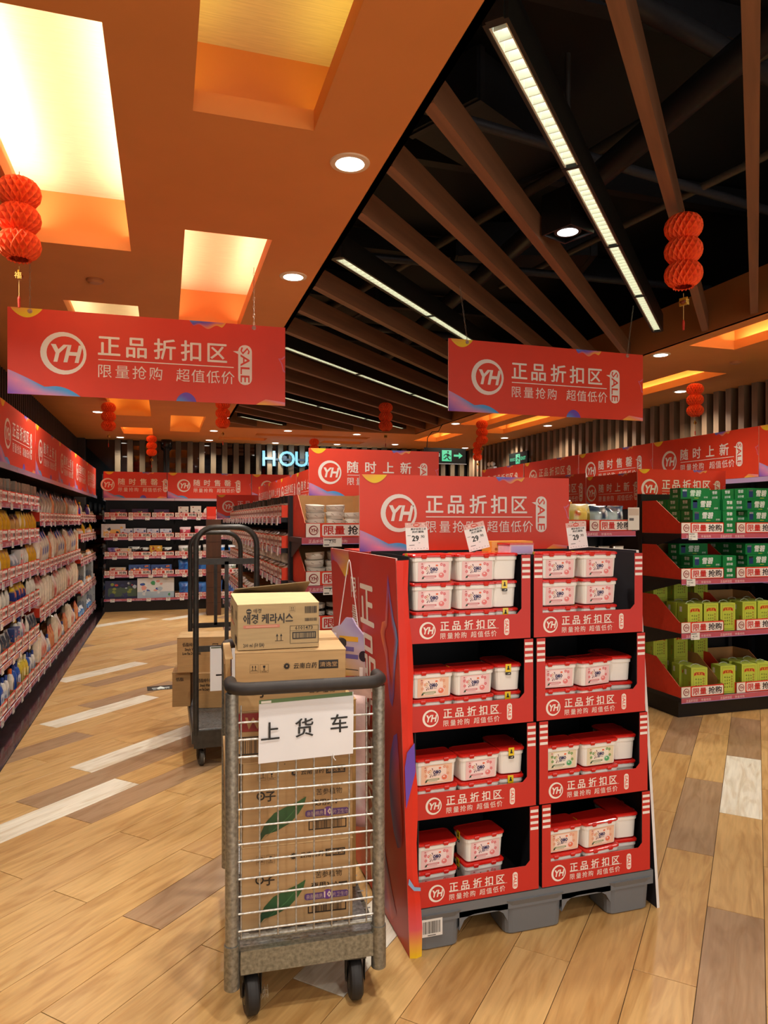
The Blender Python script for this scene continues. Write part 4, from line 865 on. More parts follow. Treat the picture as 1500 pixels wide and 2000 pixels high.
def herb():
    m = MB(); w, d, h = .134, .11, .215; g = '#bccc48'
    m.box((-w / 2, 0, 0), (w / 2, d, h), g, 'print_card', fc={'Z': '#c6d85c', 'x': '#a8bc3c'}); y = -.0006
    for a in ((-.05, .012, .05, .0135), (-.05, .198, .05, .1995), (-.05, .012, -.0487, .199), (.0487, .012, .05, .199)): m.rect(*a, y, '#3a4a14')
    m.poly([(-.046, .148), (-.046, .172), (-.03, .182), (.03, .182), (.046, .172), (.046, .148), (.03, .156), (-.03, .156)], y - .0003, '#e8a828')
    m.poly([(-.042, .151), (-.042, .170), (-.028, .179), (.028, .179), (.042, .170), (.042, .151), (.028, .159), (-.028, .159)], y - .0006, '#b02818')
    for i, c in enumerate('王老吉'): m.text(c, -.031 + i * .021, .162 - (.003 if i != 1 else 0), .018, y - .001, '#f0c040', .02)
    rr = random.Random(4)
    for j in range(3):
        for i in range(4):
            cx, cz = .014 - j * .02, .126 - i * .025
            for q in range(3): a_, b_ = rr.uniform(-.006, .004), rr.uniform(-.008, .006); m.rect(cx + a_ * .3 - .006, cz + b_, cx + .007 + a_ * .3, cz + b_ + .0018, y, '#4a5a1c')
            m.rect(cx - .001 + a_ * .4, cz - .008, cx + .001 + a_ * .4, cz + .008, y, '#4a5a1c')
    for i in range(5): m.ring(.034, .13 - i * .02, .004, .0075, y, '#8a3a20', n=10)
    m.M = Matrix.Translation((-w / 2, d / 2, 0)) @ Matrix.Rotation(-math.pi / 2, 4, 'Z')
    m.rect(-.035, .15, -.008, .19, y, '#e8e8e0'); m.text('王', .018, .08, .03, y, '#b02818', .02); m.rect(.02, .03, .03, .07, y, '#e0a828')
    m.M = Matrix(); c = MB(); c.tube([(-.04, d / 2, h - .002), (-.03, d / 2, h + .012), (0, d / 2, h + .019), (.03, d / 2, h + .012), (.04, d / 2, h - .002)], .0028, '#a8b0a0', 'plastic', 6)
    return [('carton', m.mesh('carton')), ('carry_handle', c.mesh('carry_handle'))]
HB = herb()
def herb_at(x, y, z, rz, lab, grp):
    r = empty('drink_carton', (4.195 + x, 4.45 + y, z), rz, label=lab, cat='drink carton', group=grp)
    for n_, me in HB: put(me, n_, r)
for li, z in ((1, .64), (0, .15)):
    nm = ['lowest', 'second'][li]
    for k in range(2):
        tx = -.255 + k * .52
        put(tray(.40, .46, .085, .27), 'shelf_tray', None, (4.195 + tx, 4.456, z + .001), label='red cardboard tray, %s shelf of the %s, %s' % (nm, U5, ['at the outer side', 'farther in'][k]), cat='tray', group='trays of the ' + U5)
        for j in range(2 if not (li == 0 and k == 0) else 1):
            for q in range(2):
                herb_at(tx - .06 + j * .152 + (.04 if li == 0 and k == 0 else 0), .02 + q * .13, z + .006, random.uniform(-.05, .02) + (-.12 if li == 0 else 0), 'lime tea box, %s in the %s row, %s tray, %s shelf of the soda display' % (['first', 'second', 'third'][j], ['front', 'rear'][q], ['outer', 'inner'][k], nm), 'lime tea boxes, %s tray, %s shelf, %s row' % (['outer', 'inner'][k], nm, ['front', 'rear'][q]))
    herb_at(.005, .03, z + .002, -.08, 'lime green tea box standing between the two trays, %s shelf of the soda display' % nm, None)
    for q in range(3):
        for s in range(2): herb_at(-.36 + q * .2, .36, z + .006 + s * .217, 0, 'lime tea box against the back of the %s shelf, %s layer, %s from outside' % (nm, ['lower', 'upper'][s], ['first', 'second', 'third'][q]), 'stacked rear tea boxes, %s shelf' % nm)
for (x, z, t) in ((-.40, 1.40, '17.90'), (-.42, 1.05, '17.90'), (-.38, .64, '41.90')):
    m = MB(); m.box((-.04, -.004, -.045), (.04, -.001, .01), '#f0efe8', 'gloss'); m.text(t, -.026, -.027, .022, -.0046, '#202020', .01, width=.045); m.rect(-.036, -.002, .012, .003, -.0046, '#404040'); m.rect(-.036, -.04, -.012, -.035, -.0046, '#606060')
    m.build('shelf_price_card', None, loc=(4.195 + x + .04, 4.441, z - .002), label='white price card reading %s on the %s shelf edge of the %s' % (t, {1.40: 'top', 1.05: 'third', .64: 'second'}[z], U5), cat='price card')
for bi in range(3):
    shelving((3.80, 5.05 + 1.2 * (bi + .5), 0), -math.pi / 2, 1.2, .42, [.15, .6, 1.05, 1.45], 1.6, 'black shelving bay behind the %s, %s' % (U5, ORD[bi]), 'bays behind the ' + U5, tags=0)
banner((3.79, 5.40, 1.60), -math.pi / 2, .31, T3, 'angled red banner behind the green cartons, second of the pair', W=.80); banner((3.79, 6.27, 1.60), -math.pi / 2, .35, T1, 'angled red banner behind the snack bags', W=.93)
# ---- snack end display ----
U6 = 'snack end display'
sn = endcap((3.0, 4.55, 0), .80, .45, [.15, .5, .85, 1.15, 1.42], 1.5, 'black end display of snack bags behind the detergent stand')
for li, z in ((4, 1.42), (3, 1.15)):
    for k in range(2):
        put(tray(.37, .38, .085, .1), 'shelf_tray', None, (2.80 + k * .39, 4.556, z + .001), label='red cardboard tray, %s shelf of the %s, %s' % (['', '', '', 'fourth', 'top'][li], U6, ['nearer the stand', 'by the soda cartons'][k]), cat='tray', group='trays of the ' + U6)
for i, (x, y, z, key, rz) in enumerate([(-.32, .05, 0, 'green_snack', .1), (-.18, .04, 0, 'green_snack', 0), (-.03, .05, 0, 'yellow_snack', .1), (.09, .16, 0, 'yellow_snack', -.1), (-.08, .16, .03, 'orange_snack', .2), (.15, .05, 0, 'blue_snack', 0), (.29, .05, 0, 'blue_snack', .2), (.3, .2, 0, 'fruit_jar', 0), (.2, .22, 0, 'fruit_jar', 0), (.3, .2, .095, 'fruit_jar', .3)]):
    place(sn, key, x, y, 1.427 + z, G[key][0] + ' in the top trays of the ' + U6 + ', ' + ['outermost', 'second', 'front', 'rear', 'leaning over the others', 'middle', 'by the jars', 'front', 'inner', 'stacked on another jar'][i], 'snacks of the ' + U6, rz, 1.25 if 'snack' in key else 1)
for i in range(6): place(sn, 'panda_box', -.32 + i * .125, .05, 1.157, 'black and cream coffee snack pouch, %s along the fourth shelf of the %s' % (AL[i], U6), 'coffee snack pouches', .05)
m = MB(); m.box((-.05, 0, -.17), (.05, .003, 0), '#e0ddd4', 'print_card'); m.rect(-.045, -.06, .045, -.01, -.0006, '#c8b8a8'); m.rect(-.04, -.1, .0, -.08, -.0006, '#606060')
m.build('paper_notice', loc=(3.38, 4.54, 1.60), rz=0, label='small white paper notice hung on the edge of the snack end display', cat='notice')

# ---------------- detergent display stand on a grey pallet ----------------
DV = 2.3
m = MB(); g = '#6c7074'; x0, x1, y0, y1 = .83, 1.80, 0.0, .97
m.box((x0, y0, .10), (x1, y1, .152), g, 'plastic')
def foot(a, b_, c, d): m.rprism(((a + b_) / 2, (c + d) / 2), (b_ - a) / 2, (d - c) / 2, .03, [(0, -.012), (.006, -.006), (.10, 0), (.13, .012)], g, 'plastic', seg=3)
for (a, b_) in ((x0 + .006, 1.0), (1.17, 1.41), (1.60, x1 - .006)):
    for (c, d) in ((.004, .16), (.41, .56), (.81, .966)): foot(a, b_, c, d)
# curved undersides between the feet on the front edge
for (a, b_) in ((1.0, 1.17), (1.41, 1.60)):
    n = 10; vs = []
    for i in range(n + 1):
        t = i / n; xx = a - .01 + (b_ - a + .02) * t; zz = .105 - .05 * (abs(2 * t - 1) ** 5)
        vs += [(xx, 0, .12), (xx, 0, zz), (xx, .05, zz)]
    m.add(vs, [(3 * i, 3 * i + 1, 3 * i + 4, 3 * i + 3) for i in range(n)] + [(3 * i + 1, 3 * i + 2, 3 * i + 5, 3 * i + 4) for i in range(n)], g, 'plastic')
pal = m.build('pallet', None, loc=(0, DV, 0), label='grey plastic pallet under the red detergent stand', cat='pallet')
m = MB(); m.box((.845, -.0025, .055), (.925, -.0005, .115), '#e4e2dc', 'print_card'); r = random.Random(2); xx = .852
while xx < .916: w_ = r.choice([.001, .0016, .0026]); m.rect(xx, .066, xx + w_, .108, -.0031, '#101010'); xx += w_ + r.choice([.001, .0016, .002])
m.rect(.87, .058, .9, .061, -.0031, '#505050'); m.build('barcode_sticker', pal, label='white barcode sticker')
STEP = .306; TZ = .155
def lean(z): return 0.0
def leanx(z): return -.046 * max(0, z - .15) / 1.25
def dtray(left):
    w, d, h = .468, .47, STEP - .004; m = MB(); hx = w / 2; pw = .036; lip = .088; t = .005; rd = '#c4281e'; blk = '#14131a'
    o = [(-hx, 0), (hx, 0), (hx, h), (hx - pw, h), (hx - pw, lip + .012), (hx - pw - .012, lip), (-hx + .006, lip), (-hx + pw * .2, lip + .012), (-hx + pw * .2, h), (-hx, h)]
    m.poly([(-hx, 0), (hx, 0), (hx, lip), (-hx, lip)], 0, rd, 'print_card'); m.poly([(hx - pw, lip), (hx, lip), (hx, h), (hx - pw, h)], 0, rd); m.poly([(hx - pw - .02, lip), (hx - pw, lip), (hx - pw, lip + .02)], 0, rd)
    if not left: m.poly([(-hx, lip), (-hx + pw, lip), (-hx + pw, h), (-hx, h)], 0, rd)
    m.box((-hx, .0005, 0), (hx, t, lip), '#8a4030', 'matte_card', faces='YZ', fc={'Z': '#e05048'}); (None if left else m.box((-hx, .0005, lip), (-hx + pw, t, h), blk, 'matte_card', faces='YX')); m.box((hx - pw, .0005, lip), (hx, t, h), blk, 'matte_card', faces='Yx')
    m.box((-hx, t, 0), (-hx + .004, d, h), blk, 'matte_card'); m.box((hx - .004, t, 0), (hx, d, h), blk, 'matte_card'); m.box((-hx, d - .004, 0), (hx, d, h), blk, 'matte_card'); m.box((-hx, t, 0), (hx, d, .004), '#2a2428', 'matte_card')
    y = -.0008
    for s in ((1,) if left else (-1, 1)):
        a = (hx - pw if s > 0 else -hx)
        for k in range(4): m.rect(a + .002, h - .022 - k * .021, a + pw - .002, h - .012 - k * .021, y, '#ece6e0')
    X = -hx
    logo(m, X + .068, .044, .030, y, CREAM)
    for i, ch in enumerate(T1): m.text(ch, X + .116 + i * .0455, .044, .036, y, CREAM, .03)
    m.rect(X + .116, .0405, X + .34, .0415, y, CREAM); m.text('限量抢购', X + .116, .014, .023, y, CREAM, 0, sp=.0262); m.text('超值低价', X + .232, .014, .023, y, CREAM, 0, sp=.0262)
    m.rrect(X + .362, .014, X + .382, .074, .0095, y, CREAM); m.text('SALE', X + .366, .068, .018, y - .0006, RED, .01, rot=-math.pi / 2, width=.048)
    f = m.mesh('front'); return f
DT = (dtray(True), dtray(False))
ROWN = ['lowest', 'second', 'third', 'top']
for c in (0, 1):
    for k in range(4):
        z = TZ + k * STEP; x = .83 + .24 + c * .482 - .012 * k * (0)
        put(DT[c], 'display_tray', None, (x + leanx(z), DV + lean(z), z + .001), label='red printed display tray, %s in the %s column of the detergent stand' % (ROWN[k], ['cart-side', 'gondola-side'][c]), cat='display tray', group='stacked trays of the detergent stand')
# tubs
def tub_parts(art_):
    w, d, h = .081, .052, .098; m = MB()
    m.rprism((0, d), w - .009, d - .008, .014, [(0, -.006), (.002, -.001), (.004, 0), (.072, .004), (.073, .007), (.084, .0075), (.085, .005), (.088, .005)], '#f0eee8', 'plastic', seg=3)
    body = m.mesh('tub_body')
    m = MB(); R_ = '#d0221a'
    m.rprism((0, d), w, d + .001, .016, [(.087, 0), (.0885, .0015), (.094, .0015), (.0965, -.001), (.098, -.006), (.0972, -.010), (.0972, -.03)], R_, 'gloss', seg=4)
    for s in (-.038, .034): m.rprism((s, -.003), .011, .0035, .003, [(.082, -.004), (.086, -.001), (.092, 0), (.096, -.001)], R_, 'gloss', seg=2)
    lid = m.mesh('lid')
    m = MB(); y = -.0004; bg, fl, cap_, leaf = {'pink': ('#efc8c8', '#e07078', '#e88080', '#c84858'), 'peach': ('#f0c4a8', '#e08868', '#e87858', '#5a9048'), 'green': ('#e4d8b8', '#5a9848', '#4aa868', '#3a7838')}[art_]
    # label wrapped on the sloping front: y follows the taper
    def Y(z): return .0145 - (z / .072) * .0045 - .0016 + (-.0)
    m.M = Matrix(((1, 0, 0, 0), (0, 1, -.058, .0072), (0, 0, 1, 0), (0, 0, 0, 1)))
    m.rrect(-.058, .005, .060, .071, .003, 0, bg); m.rrect(-.038, .010, .038, .066, .012, -.0002, mixc(bg, '#ffffff', .45))
    rr = random.Random(3)
    for (a, b_) in [(-.042, .052), (-.04, .034), (.041, .058), (.044, .036), (.03, .061), (-.03, .048)]:
        for q in range(5): an = q * 1.257 + a * 50; m.disc(a + .0035 * math.cos(an), b_ + .0035 * math.sin(an), .0024, -.0004, fl if art_ != 'peach' else '#e8a080', n=6)
    for an, ln in ((100, .017), (135, .016), (165, .014), (200, .014), (235, .018), (262, .014), (55, .011)):
        a = math.radians(an); p = (-.014, .043); m.poly([(p[0] + .004 * math.cos(a - .6), p[1] + .004 * math.sin(a - .6)), (p[0] + ln * math.cos(a - .12), p[1] + ln * math.sin(a - .12)), (p[0] + ln * 1.05 * math.cos(a + .12), p[1] + ln * 1.05 * math.sin(a + .12))], -.0005, ['#c8a058', '#6a3a48', '#a89060'][int(an) % 3])
    m.text('OMO', -.014, .038, .019, -.0006, '#141a5a', .06, width=.032, res=1); m.text('奥妙', -.012, .031, .008, -.0006, '#303060', .04, width=.013); m.rect(.003, .0325, .014, .0345, -.0006, '#8a8aa0')
    m.disc(.013, .058, .005, -.0005, '#e8704a', n=12, rz=.0035); m.disc(.031, .024, .014, -.0005, mixc(cap_, '#ffffff', .55), n=16, rz=.0125); m.disc(.031, .023, .0105, -.0007, cap_, n=14, rz=.009); m.disc(.029, .026, .004, -.0009, mixc(cap_, '#ffffff', .6), n=10, rz=.003)
    m.rrect(-.038, .016, .012, .0225, .003, -.0005, mixc(leaf, bg, .25)); m.rect(-.03, .0185, .006, .020, -.0008, '#f4e8e4'); m.rect(-.03, .012, .004, .0135, -.0006, mixc(leaf, bg, .3))
    m.poly([(-.044, .010), (-.036, .012), (-.034, .020), (-.041, .018)], -.0006, '#2a4a38')
    m.rect(-.046, .062, -.04, .066, -.0006, '#c06068'); m.rect(-.046, .056, -.037, .0575, -.0006, '#c06068')
    lab = m.mesh('tub_label'); return [('tub_body', body), ('lid', lid), ('tub_label', lab)]
TUB = {k: tub_parts(k) for k in ('pink', 'peach', 'green')}
m = MB(); m.box((-.011, -.001, .070), (.011, 0, .099), '#e8c818', 'gloss'); m.disc(0, .09, .003, -.0013, '#18180e', n=8); m.poly([(-.006, .078), (.006, .078), (.002, .088), (-.002, .088)], -.0013, '#18180e'); m.rrect(-.011, .059, .011, .0695, .003, -.001, '#141414'); m.poly([(-.005, .063), (.006, .063), (.006, .067)], -.0014, '#e8e8e0')
SEAL = m.mesh('seal_tag')
def tub(x, y, z, kind, rz, lab, grp, seal=None):
    r_ = empty('detergent_tub', (x, y, z), rz, label=lab, cat='tub', group=grp)
    for n_, me in TUB[kind]: put(me, n_, r_)
    if seal == 'end': put(SEAL, 'seal_tag', r_, (-.0825, .055, 0), -math.pi / 2)
    if seal == 'front': put(SEAL, 'seal_tag', r_, (-.0825, .04, 0), -math.pi / 2)
ink = {'pink': 'pink blossom', 'peach': 'peach fruit', 'green': 'green leaf'}
lay = {  # (column, row): list of (dx from column left, dy, kinds bottom->top, rotz, seal)
    (0, 3): [(.117, 0, 'ppp', .03, 'end'), (.283, 0, 'ppp', .02, 'end'), (.352, .02, 'ppp', 1.57, 'end')],
    (0, 2): [(.100, 0, 'pq', .02, None), (.262, 0, 'pp', .10, 'end'), (.358, .02, 'pp', 1.50, 'end')],
    (0, 1): [(.105, 0, 'qq', .04, None), (.27, .0, 'qp', .06, None), (.358, .02, 'pp', 1.52, 'end')],
    (0, 0): [(.100, .02, 'pp', .03, 'end'), (.292, .03, 'pp', .07, 'end')],
    (1, 3): [(.127, 0, 'ppp', .02, 'end'), (.300, 0, 'ppp', .03, 'end')],
    (1, 2): [(.110, 0, 'pp', .0, None), (.275, 0, 'pp', .18, None), (.355, .03, 'pp', 1.5, None)],
    (1, 1): [(.115, 0, 'qg', .03, None), (.280, 0, 'gg', .05, None), (.358, .03, 'pp', 1.52, None)],
    (1, 0): [(.112, 0, 'pq', .03, 'end'), (.275, 0, 'pq', .12, 'end'), (.358, .03, 'pp', 1.5, None)]}
for (c, k), items in lay.items():
    z = TZ + k * STEP + .007
    for j, (dx, dy, kinds, rz, seal) in enumerate(items):
        for s, ch in enumerate(kinds):
            kd = {'p': 'pink', 'q': 'peach', 'g': 'green'}[ch]; x = .83 + c * .482 + dx - (.012 if c == 0 else .004) + leanx(z); y = DV + lean(z) + .012 + dy
            if rz > 1: x += .10; y += .075
            where = '%s tray of the %s column' % (ROWN[k], ['cart-side', 'gondola-side'][c])
            hgt = ['bottom', 'upper' if len(kinds) == 2 else 'middle', 'top'][s]
            pos = ['outer stack' if c == 0 else 'inner stack', 'middle stack' if len(items) > 2 else 'second stack', 'end-on stack'][j]
            tub(x + random.uniform(-.003, .003), y, z + .004 + s * .1005, kd, rz + random.uniform(-.02, .02), '%s detergent tub, %s of the %s, %s' % (ink[kd], hgt, pos, where), 'tubs in the ' + where, seal if not (rz > 1 and s == len(kinds) - 1 and k == 3) else None)
# side panels
def side_panel():
    m = MB(); T_ = 1.372; dpt = .99; rd = '#c0261a'  # outer board red deeper than the fold: shade on that side painted in
    root = empty('display_side_panel', (.800, DV - .012, 0), rot=(0, -.036, 0), label='tall red cardboard side panel of the detergent stand facing the cart', cat='display panel')
    # outline in (y, z): slanted front edge
    o = [(0, 0), (dpt, .02), (dpt, T_), (.003, T_), (.0, .15)]
    def Q(p, xoff): return [(xoff, a, b_) for a, b_ in p]
    m.add(Q(o, 0), [tuple(range(5))], rd); m.add(Q(o, .006), [tuple(range(5))[::-1]], '#d8d0c8'); vs = Q(o, 0) + Q(o, .006)
    m.add(vs, [(i, (i + 1) % 5, 5 + (i + 1) % 5, 5 + i) for i in range(5)], '#d8b0a8', 'matte_card')
    # print frame: x = depth from the back, z up, facing -x
    m.M = Matrix.Translation((0, dpt, 0)) @ Matrix.Rotation(-math.pi / 2, 4, 'Z'); y = -.0012
    m.rect(.485, .12, .489, 1.27, y, CREAM)
    for i, c in enumerate('限量抢购超值低价'): m.text(c, .365, 1.185 - i * .118, .098, y, CREAM, .02)
    for i, c in enumerate('正品折扣区'): m.text(c, .505, 1.10 - i * .20, .19, y, CREAM, .04, width=.19)
    m.rrect(.53, .03, .66, .26, .06, y, CREAM); m.text('SALE', .56, .245, .1, y - .0006, RED, .02, rot=-math.pi / 2, width=.20)
    # fluid colour shapes
    cols = lambda pts, st: [grad(st, i / max(1, len(pts) - 1)) for i in range(len(pts))]
    p = [(.0, 1.371), (.34, 1.371), (.35, 1.33), (.32, 1.27), (.26, 1.255), (.20, 1.28), (.12, 1.31), (.04, 1.32), (0, 1.30)]
    m.add([(a, y, b_) for a, b_ in p], [tuple(range(len(p)))], cols(p, ['#d04848', '#c87878', YE, YE, OR_, PU, '#c84050']))
    star = [(.70, 1.25), (.725, 1.16), (.75, 1.10), (.82, 1.07), (.85, 1.03), (.82, .99), (.76, .96), (.74, .90), (.725, .83), (.70, .78), (.67, .80), (.65, .88), (.64, .95), (.60, 1.0), (.585, 1.03), (.61, 1.07), (.65, 1.08), (.67, 1.15)]
    star = [(a + .195 if a < .82 else a + .15, b_ + .06) for a, b_ in star]
    star = [(min(a, .985), b_) for a, b_ in star]
    cxs, czs = .895, 1.08; n = len(star); vs = [(a, y, b_) for a, b_ in star] + [(cxs + (a - cxs) * .55, y, czs + (b_ - czs) * .62) for a, b_ in star]
    cc = [grad([PU, BL, BL, PU, PU, OR_, OR_, PU], i / n) for i in range(n)] + [lin('#b83030')[:3]] * n
    m.add(vs, [(i, (i + 1) % n, n + (i + 1) % n, n + i) for i in range(n)], cc)
    p = [(.94, .76), (.90, .74), (.85, .66), (.825, .56), (.83, .46), (.86, .38), (.90, .34), (.94, .36), (.965, .40), (.955, .62)]
    m.add([(a, y, b_) for a, b_ in p], [tuple(range(len(p)))], cols(p, [PU, PU, '#3a4a98', '#8a90c0', '#3a3a88', '#b02a30', RED]))
    p = [(.66, .04), (.68, .16), (.665, .24), (.68, .31), (.70, .33), (.74, .26), (.80, .16), (.86, .08), (.80, .03)]
    m.add([(a, y, b_) for a, b_ in p], [tuple(range(len(p)))], cols(p, ['#2a3a88', '#4a5ab8', '#8aa0d8', '#3a4a98', '#2a2a78', '#a82830', RED]))
    m.M = Matrix(); m.build('outer_board', root)
    # folded front strip, slightly wavy, covering the tray edge
    m = MB(); n = 14; vs = []; cs = []
    for i in range(n + 1):
        z = .0 + 1.365 * i / n; yy = 0.0; wv = .004 * math.sin(z * 14)
        c = grad([YE, PK, RED], z * 9) if z < .13 else lin('#e0301c')[:3]
        if .18 < z < .28: c = mixc('#e0301c', BL, .0)
        vs += [(0, yy - .002, z), (.022 + wv, yy - .010 - wv * .4, z), (.043 + wv * 1.5, yy - .004, z)]; cs += [c, c, c]
    m.add(vs, [(3 * i + k, 3 * i + k + 1, 3 * i + k + 4, 3 * i + k + 3) for i in range(n) for k in (0, 1)], cs, 'print_card')
    for zc, c1 in ((.62, PU), (.26, BL)):
        ya = 0.0
        m.poly([(.002, zc - .10), (.04, zc + .02), (.04, zc + .12), (.012, zc + .09), (.002, zc + .04)] if c1 == PU else [(.0, zc), (.02, zc - .025), (.044, zc - .03), (.044, zc - .018), (.022, zc - .012), (.004, zc + .02)], ya - .0135, c1 if c1 == PU else '#88b0d8')
    m.build('front_fold', root)
side_panel()
m = MB(); o = [(0, 0), (.05, 0), (.99, .0), (.99, 1.385), (.06, 1.385)]
vs = [(0, a, b_) for a, b_ in o] + [(.012, a, b_) for a, b_ in o]
m.add(vs, [(4, 3, 2, 1, 0)], '#1c1a22', 'matte_card'); m.add(vs, [(5, 6, 7, 8, 9)], '#e0dcd8', 'matte_card'); m.add(vs, [(i, (i + 1) % 5, 5 + (i + 1) % 5, 5 + i) for i in range(5)], '#e4e0de', 'matte_card')
m.build('display_side_panel', None, loc=(1.818, DV + .0, 0), rot=(0, -.036, 0), label='white edged cardboard side panel of the detergent stand facing the soda display', cat='display panel')
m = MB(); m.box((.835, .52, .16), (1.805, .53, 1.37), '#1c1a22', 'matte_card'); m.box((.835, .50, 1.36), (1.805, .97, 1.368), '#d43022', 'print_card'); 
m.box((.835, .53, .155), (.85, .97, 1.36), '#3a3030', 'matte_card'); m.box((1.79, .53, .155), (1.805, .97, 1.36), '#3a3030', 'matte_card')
m.build('display_inner_box', None, loc=(-.022, DV, 0), label='cardboard core box with red top behind the trays of the detergent stand', cat='box')
banner((1.278, DV + .56, 1.37), 0, .325, T1, 'wide red header banner standing on the detergent stand', W=1.00)
# standing price cards with 29.90
for i, (px, tl, nm) in enumerate([(.876, -.03, 'at the cart-side end'), (1.118, -.22, 'in the middle, tilted'), (1.535, -.08, 'at the gondola-side end')]):
    m = MB(); w, h = .084, .10; m.box((-w / 2, 0, 0), (w / 2, .0015, h), '#ecebe8', 'print_card'); m.rect(-w / 2, h - .018, w / 2, h, -.0006, '#dcb0a8')
    r = random.Random(i)
    for q in range(14): m.disc(-w / 2 + .005 + r.random() * (w - .01), h - .009 + r.uniform(-.005, .005), .003, -.0008 - q * .00003, r.choice(['#c86858', '#e8d0c8', '#b89088']), n=6)
    m.disc(0, h - .009, .013, -.0014, '#d05848', n=16, rz=.007); m.rect(-.008, h - .0105, .008, h - .0075, -.0018, '#f0d8d0')
    m.text('奥妙自然工坊', -.022, h - .027, .0085, -.0006, '#181818', .04, width=.058); m.text('洗衣凝珠', -.018, h - .037, .0085, -.0006, '#181818', .04, width=.045)
    m.text('29', -.02, .034, .027, -.0006, '#181818', .03, res=2); m.text('.90', .012, .044, .014, -.0006, '#181818', .01, res=2)
    m.rect(-w / 2 + .006, .053, -w / 2 + .018, .0545, -.0006, '#606060'); m.rect(-w / 2 + .01, .018, -w / 2 + .03, .020, -.0006, '#505050'); m.rect(.004, .026, .010, .0275, -.0006, '#606060')
    for q in range(7): m.rect(-w / 2 + .006 + q * .0115, .005 + .002 * (q % 2), -w / 2 + .010 + q * .0115, .0065 + .002 * (q % 2), -.0006, '#606060')
    m.build('price_card', None, loc=(px - .012, DV + .08, 1.394), rot=(-.12, tl * -1 if False else tl, 0), label='upright white price card reading 29.90 on the tub lids, ' + nm, cat='price card', group='29.90 price cards')
# small orange box and glove pack lying on the stand top
m = MB(); m.box((-.09, 0, 0), (.09, .08, .05), '#e89a38', 'print_card', fc={'Z': '#f0b048'}); m.rect(-.088, .002, -.055, .048, -.0006, '#e8b868'); m.disc(-.07, .02, .006, -.001, '#b06020', n=8); m.build('orange_box', None, loc=(1.28, DV + .16, 1.371), rz=.02, label='small orange box lying between the two top stacks of tubs', cat='box')
m = MB(); m.box((-.05, 0, 0), (.05, .09, .035), '#d8b8c8', 'bagfilm'); m.rrect(-.045, .004, .045, .03, .004, -.0008, '#b8a0d0'); m.box((-.052, -.002, .035), (.052, .092, .041), '#c8281c', 'gloss'); m.build('flat_tub', None, loc=(1.27, DV + .065, 1.375), rz=.05, label='flat lilac pack with red lid between the two top stacks of tubs', cat='pack')
# hang tags on the side panel
root = empty('hanging_sample_card', (.720, DV + .50, 1.34), .75, label='rounded lilac sample card hanging by a white string from the red side panel', cat='sample card')
m = MB(); m.tube([(-.004, -.045, -.28), (-.004, -.005, -.01), (-.004, 0, 0), (-.004, .005, -.01), (-.004, .05, -.27)], .0022, '#e8e4e4', 'plastic', 6); m.build('string', root)
m = MB(); m.M = Matrix.Rotation(-math.pi / 2, 4, 'Z'); o = [(-.085, -.45), (-.09, -.34), (-.075, -.28), (-.035, -.265), (-.01, -.235), (.02, -.235), (.04, -.265), (.075, -.30), (.105, -.36), (.12, -.44), (.11, -.47), (.05, -.465), (-.03, -.475)]
m.add([(a, -.014, b_) for a, b_ in o] + [(a, -.004, b_) for a, b_ in o], [tuple(range(13))[::-1]] + [(i, (i + 1) % 13, 13 + (i + 1) % 13, 13 + i) for i in range(13)], '#c8b8d8', 'gloss')
m.add([(a, -.0145, b_) for a, b_ in o], [tuple(range(13))], [grad(['#c8a848', '#b8b0d0', '#a898c8', '#c0b8d8', '#d8a838'], i / 12) for i in range(13)], 'gloss')
m.rect(-.04, -.33, .05, -.31, -.0152, '#e0a838'); m.rect(-.06, -.37, .03, -.352, -.0152, '#6a60a0'); m.rect(-.045, -.40, .05, -.382, -.0152, '#6a60a0'); m.disc(.075, -.385, .022, -.0152, '#2a2030', n=12); m.rect(-.05, -.445, .05, -.442, -.0152, '#303030'); m.rect(-.082, -.33, -.055, -.30, -.0152, '#ded8e8')
m.M = Matrix(); m.build('card', root)
root = empty('hanging_glove_pack', (.715, DV + .42, .86), .75, label='clear film pack of pink gloves hanging below the lilac sample card', cat='pack')
m = MB(); m.M = Matrix.Rotation(-math.pi / 2, 4, 'Z'); m.box((-.06, -.004, .0), (-.045, -.002, .06), '#e8e0e0', 'plastic'); m.box((.03, -.004, .0), (.045, -.002, .06), '#e8e0e0', 'plastic'); m.rrect(-.10, -.055, .10, .004, .01, -.006, '#d8b8a8', 'bagfilm'); m.rrect(-.06, -.15, .05, -.085, .02, -.0125, '#b8a8d0', 'bagfilm'); m.rect(-.03, -.125, .035, -.108, -.0135, '#5a50a0'); m.M = Matrix(); m.build('header_card', root)
me = softbag(.20, .05, .50, ['#d8b4ac', '#dcc0bc', '#e0ccc8', '#d8a8a8', '#cc9c98'], 44, crimp=False, mat='bagfilm', nx=10, nz=16)
put(me, 'film_pouch', root, (-.004 - .05, 0, -.53), -math.pi / 2) if False else put(me, 'film_pouch', root, (-.048, 0, -.53), math.pi / 2)

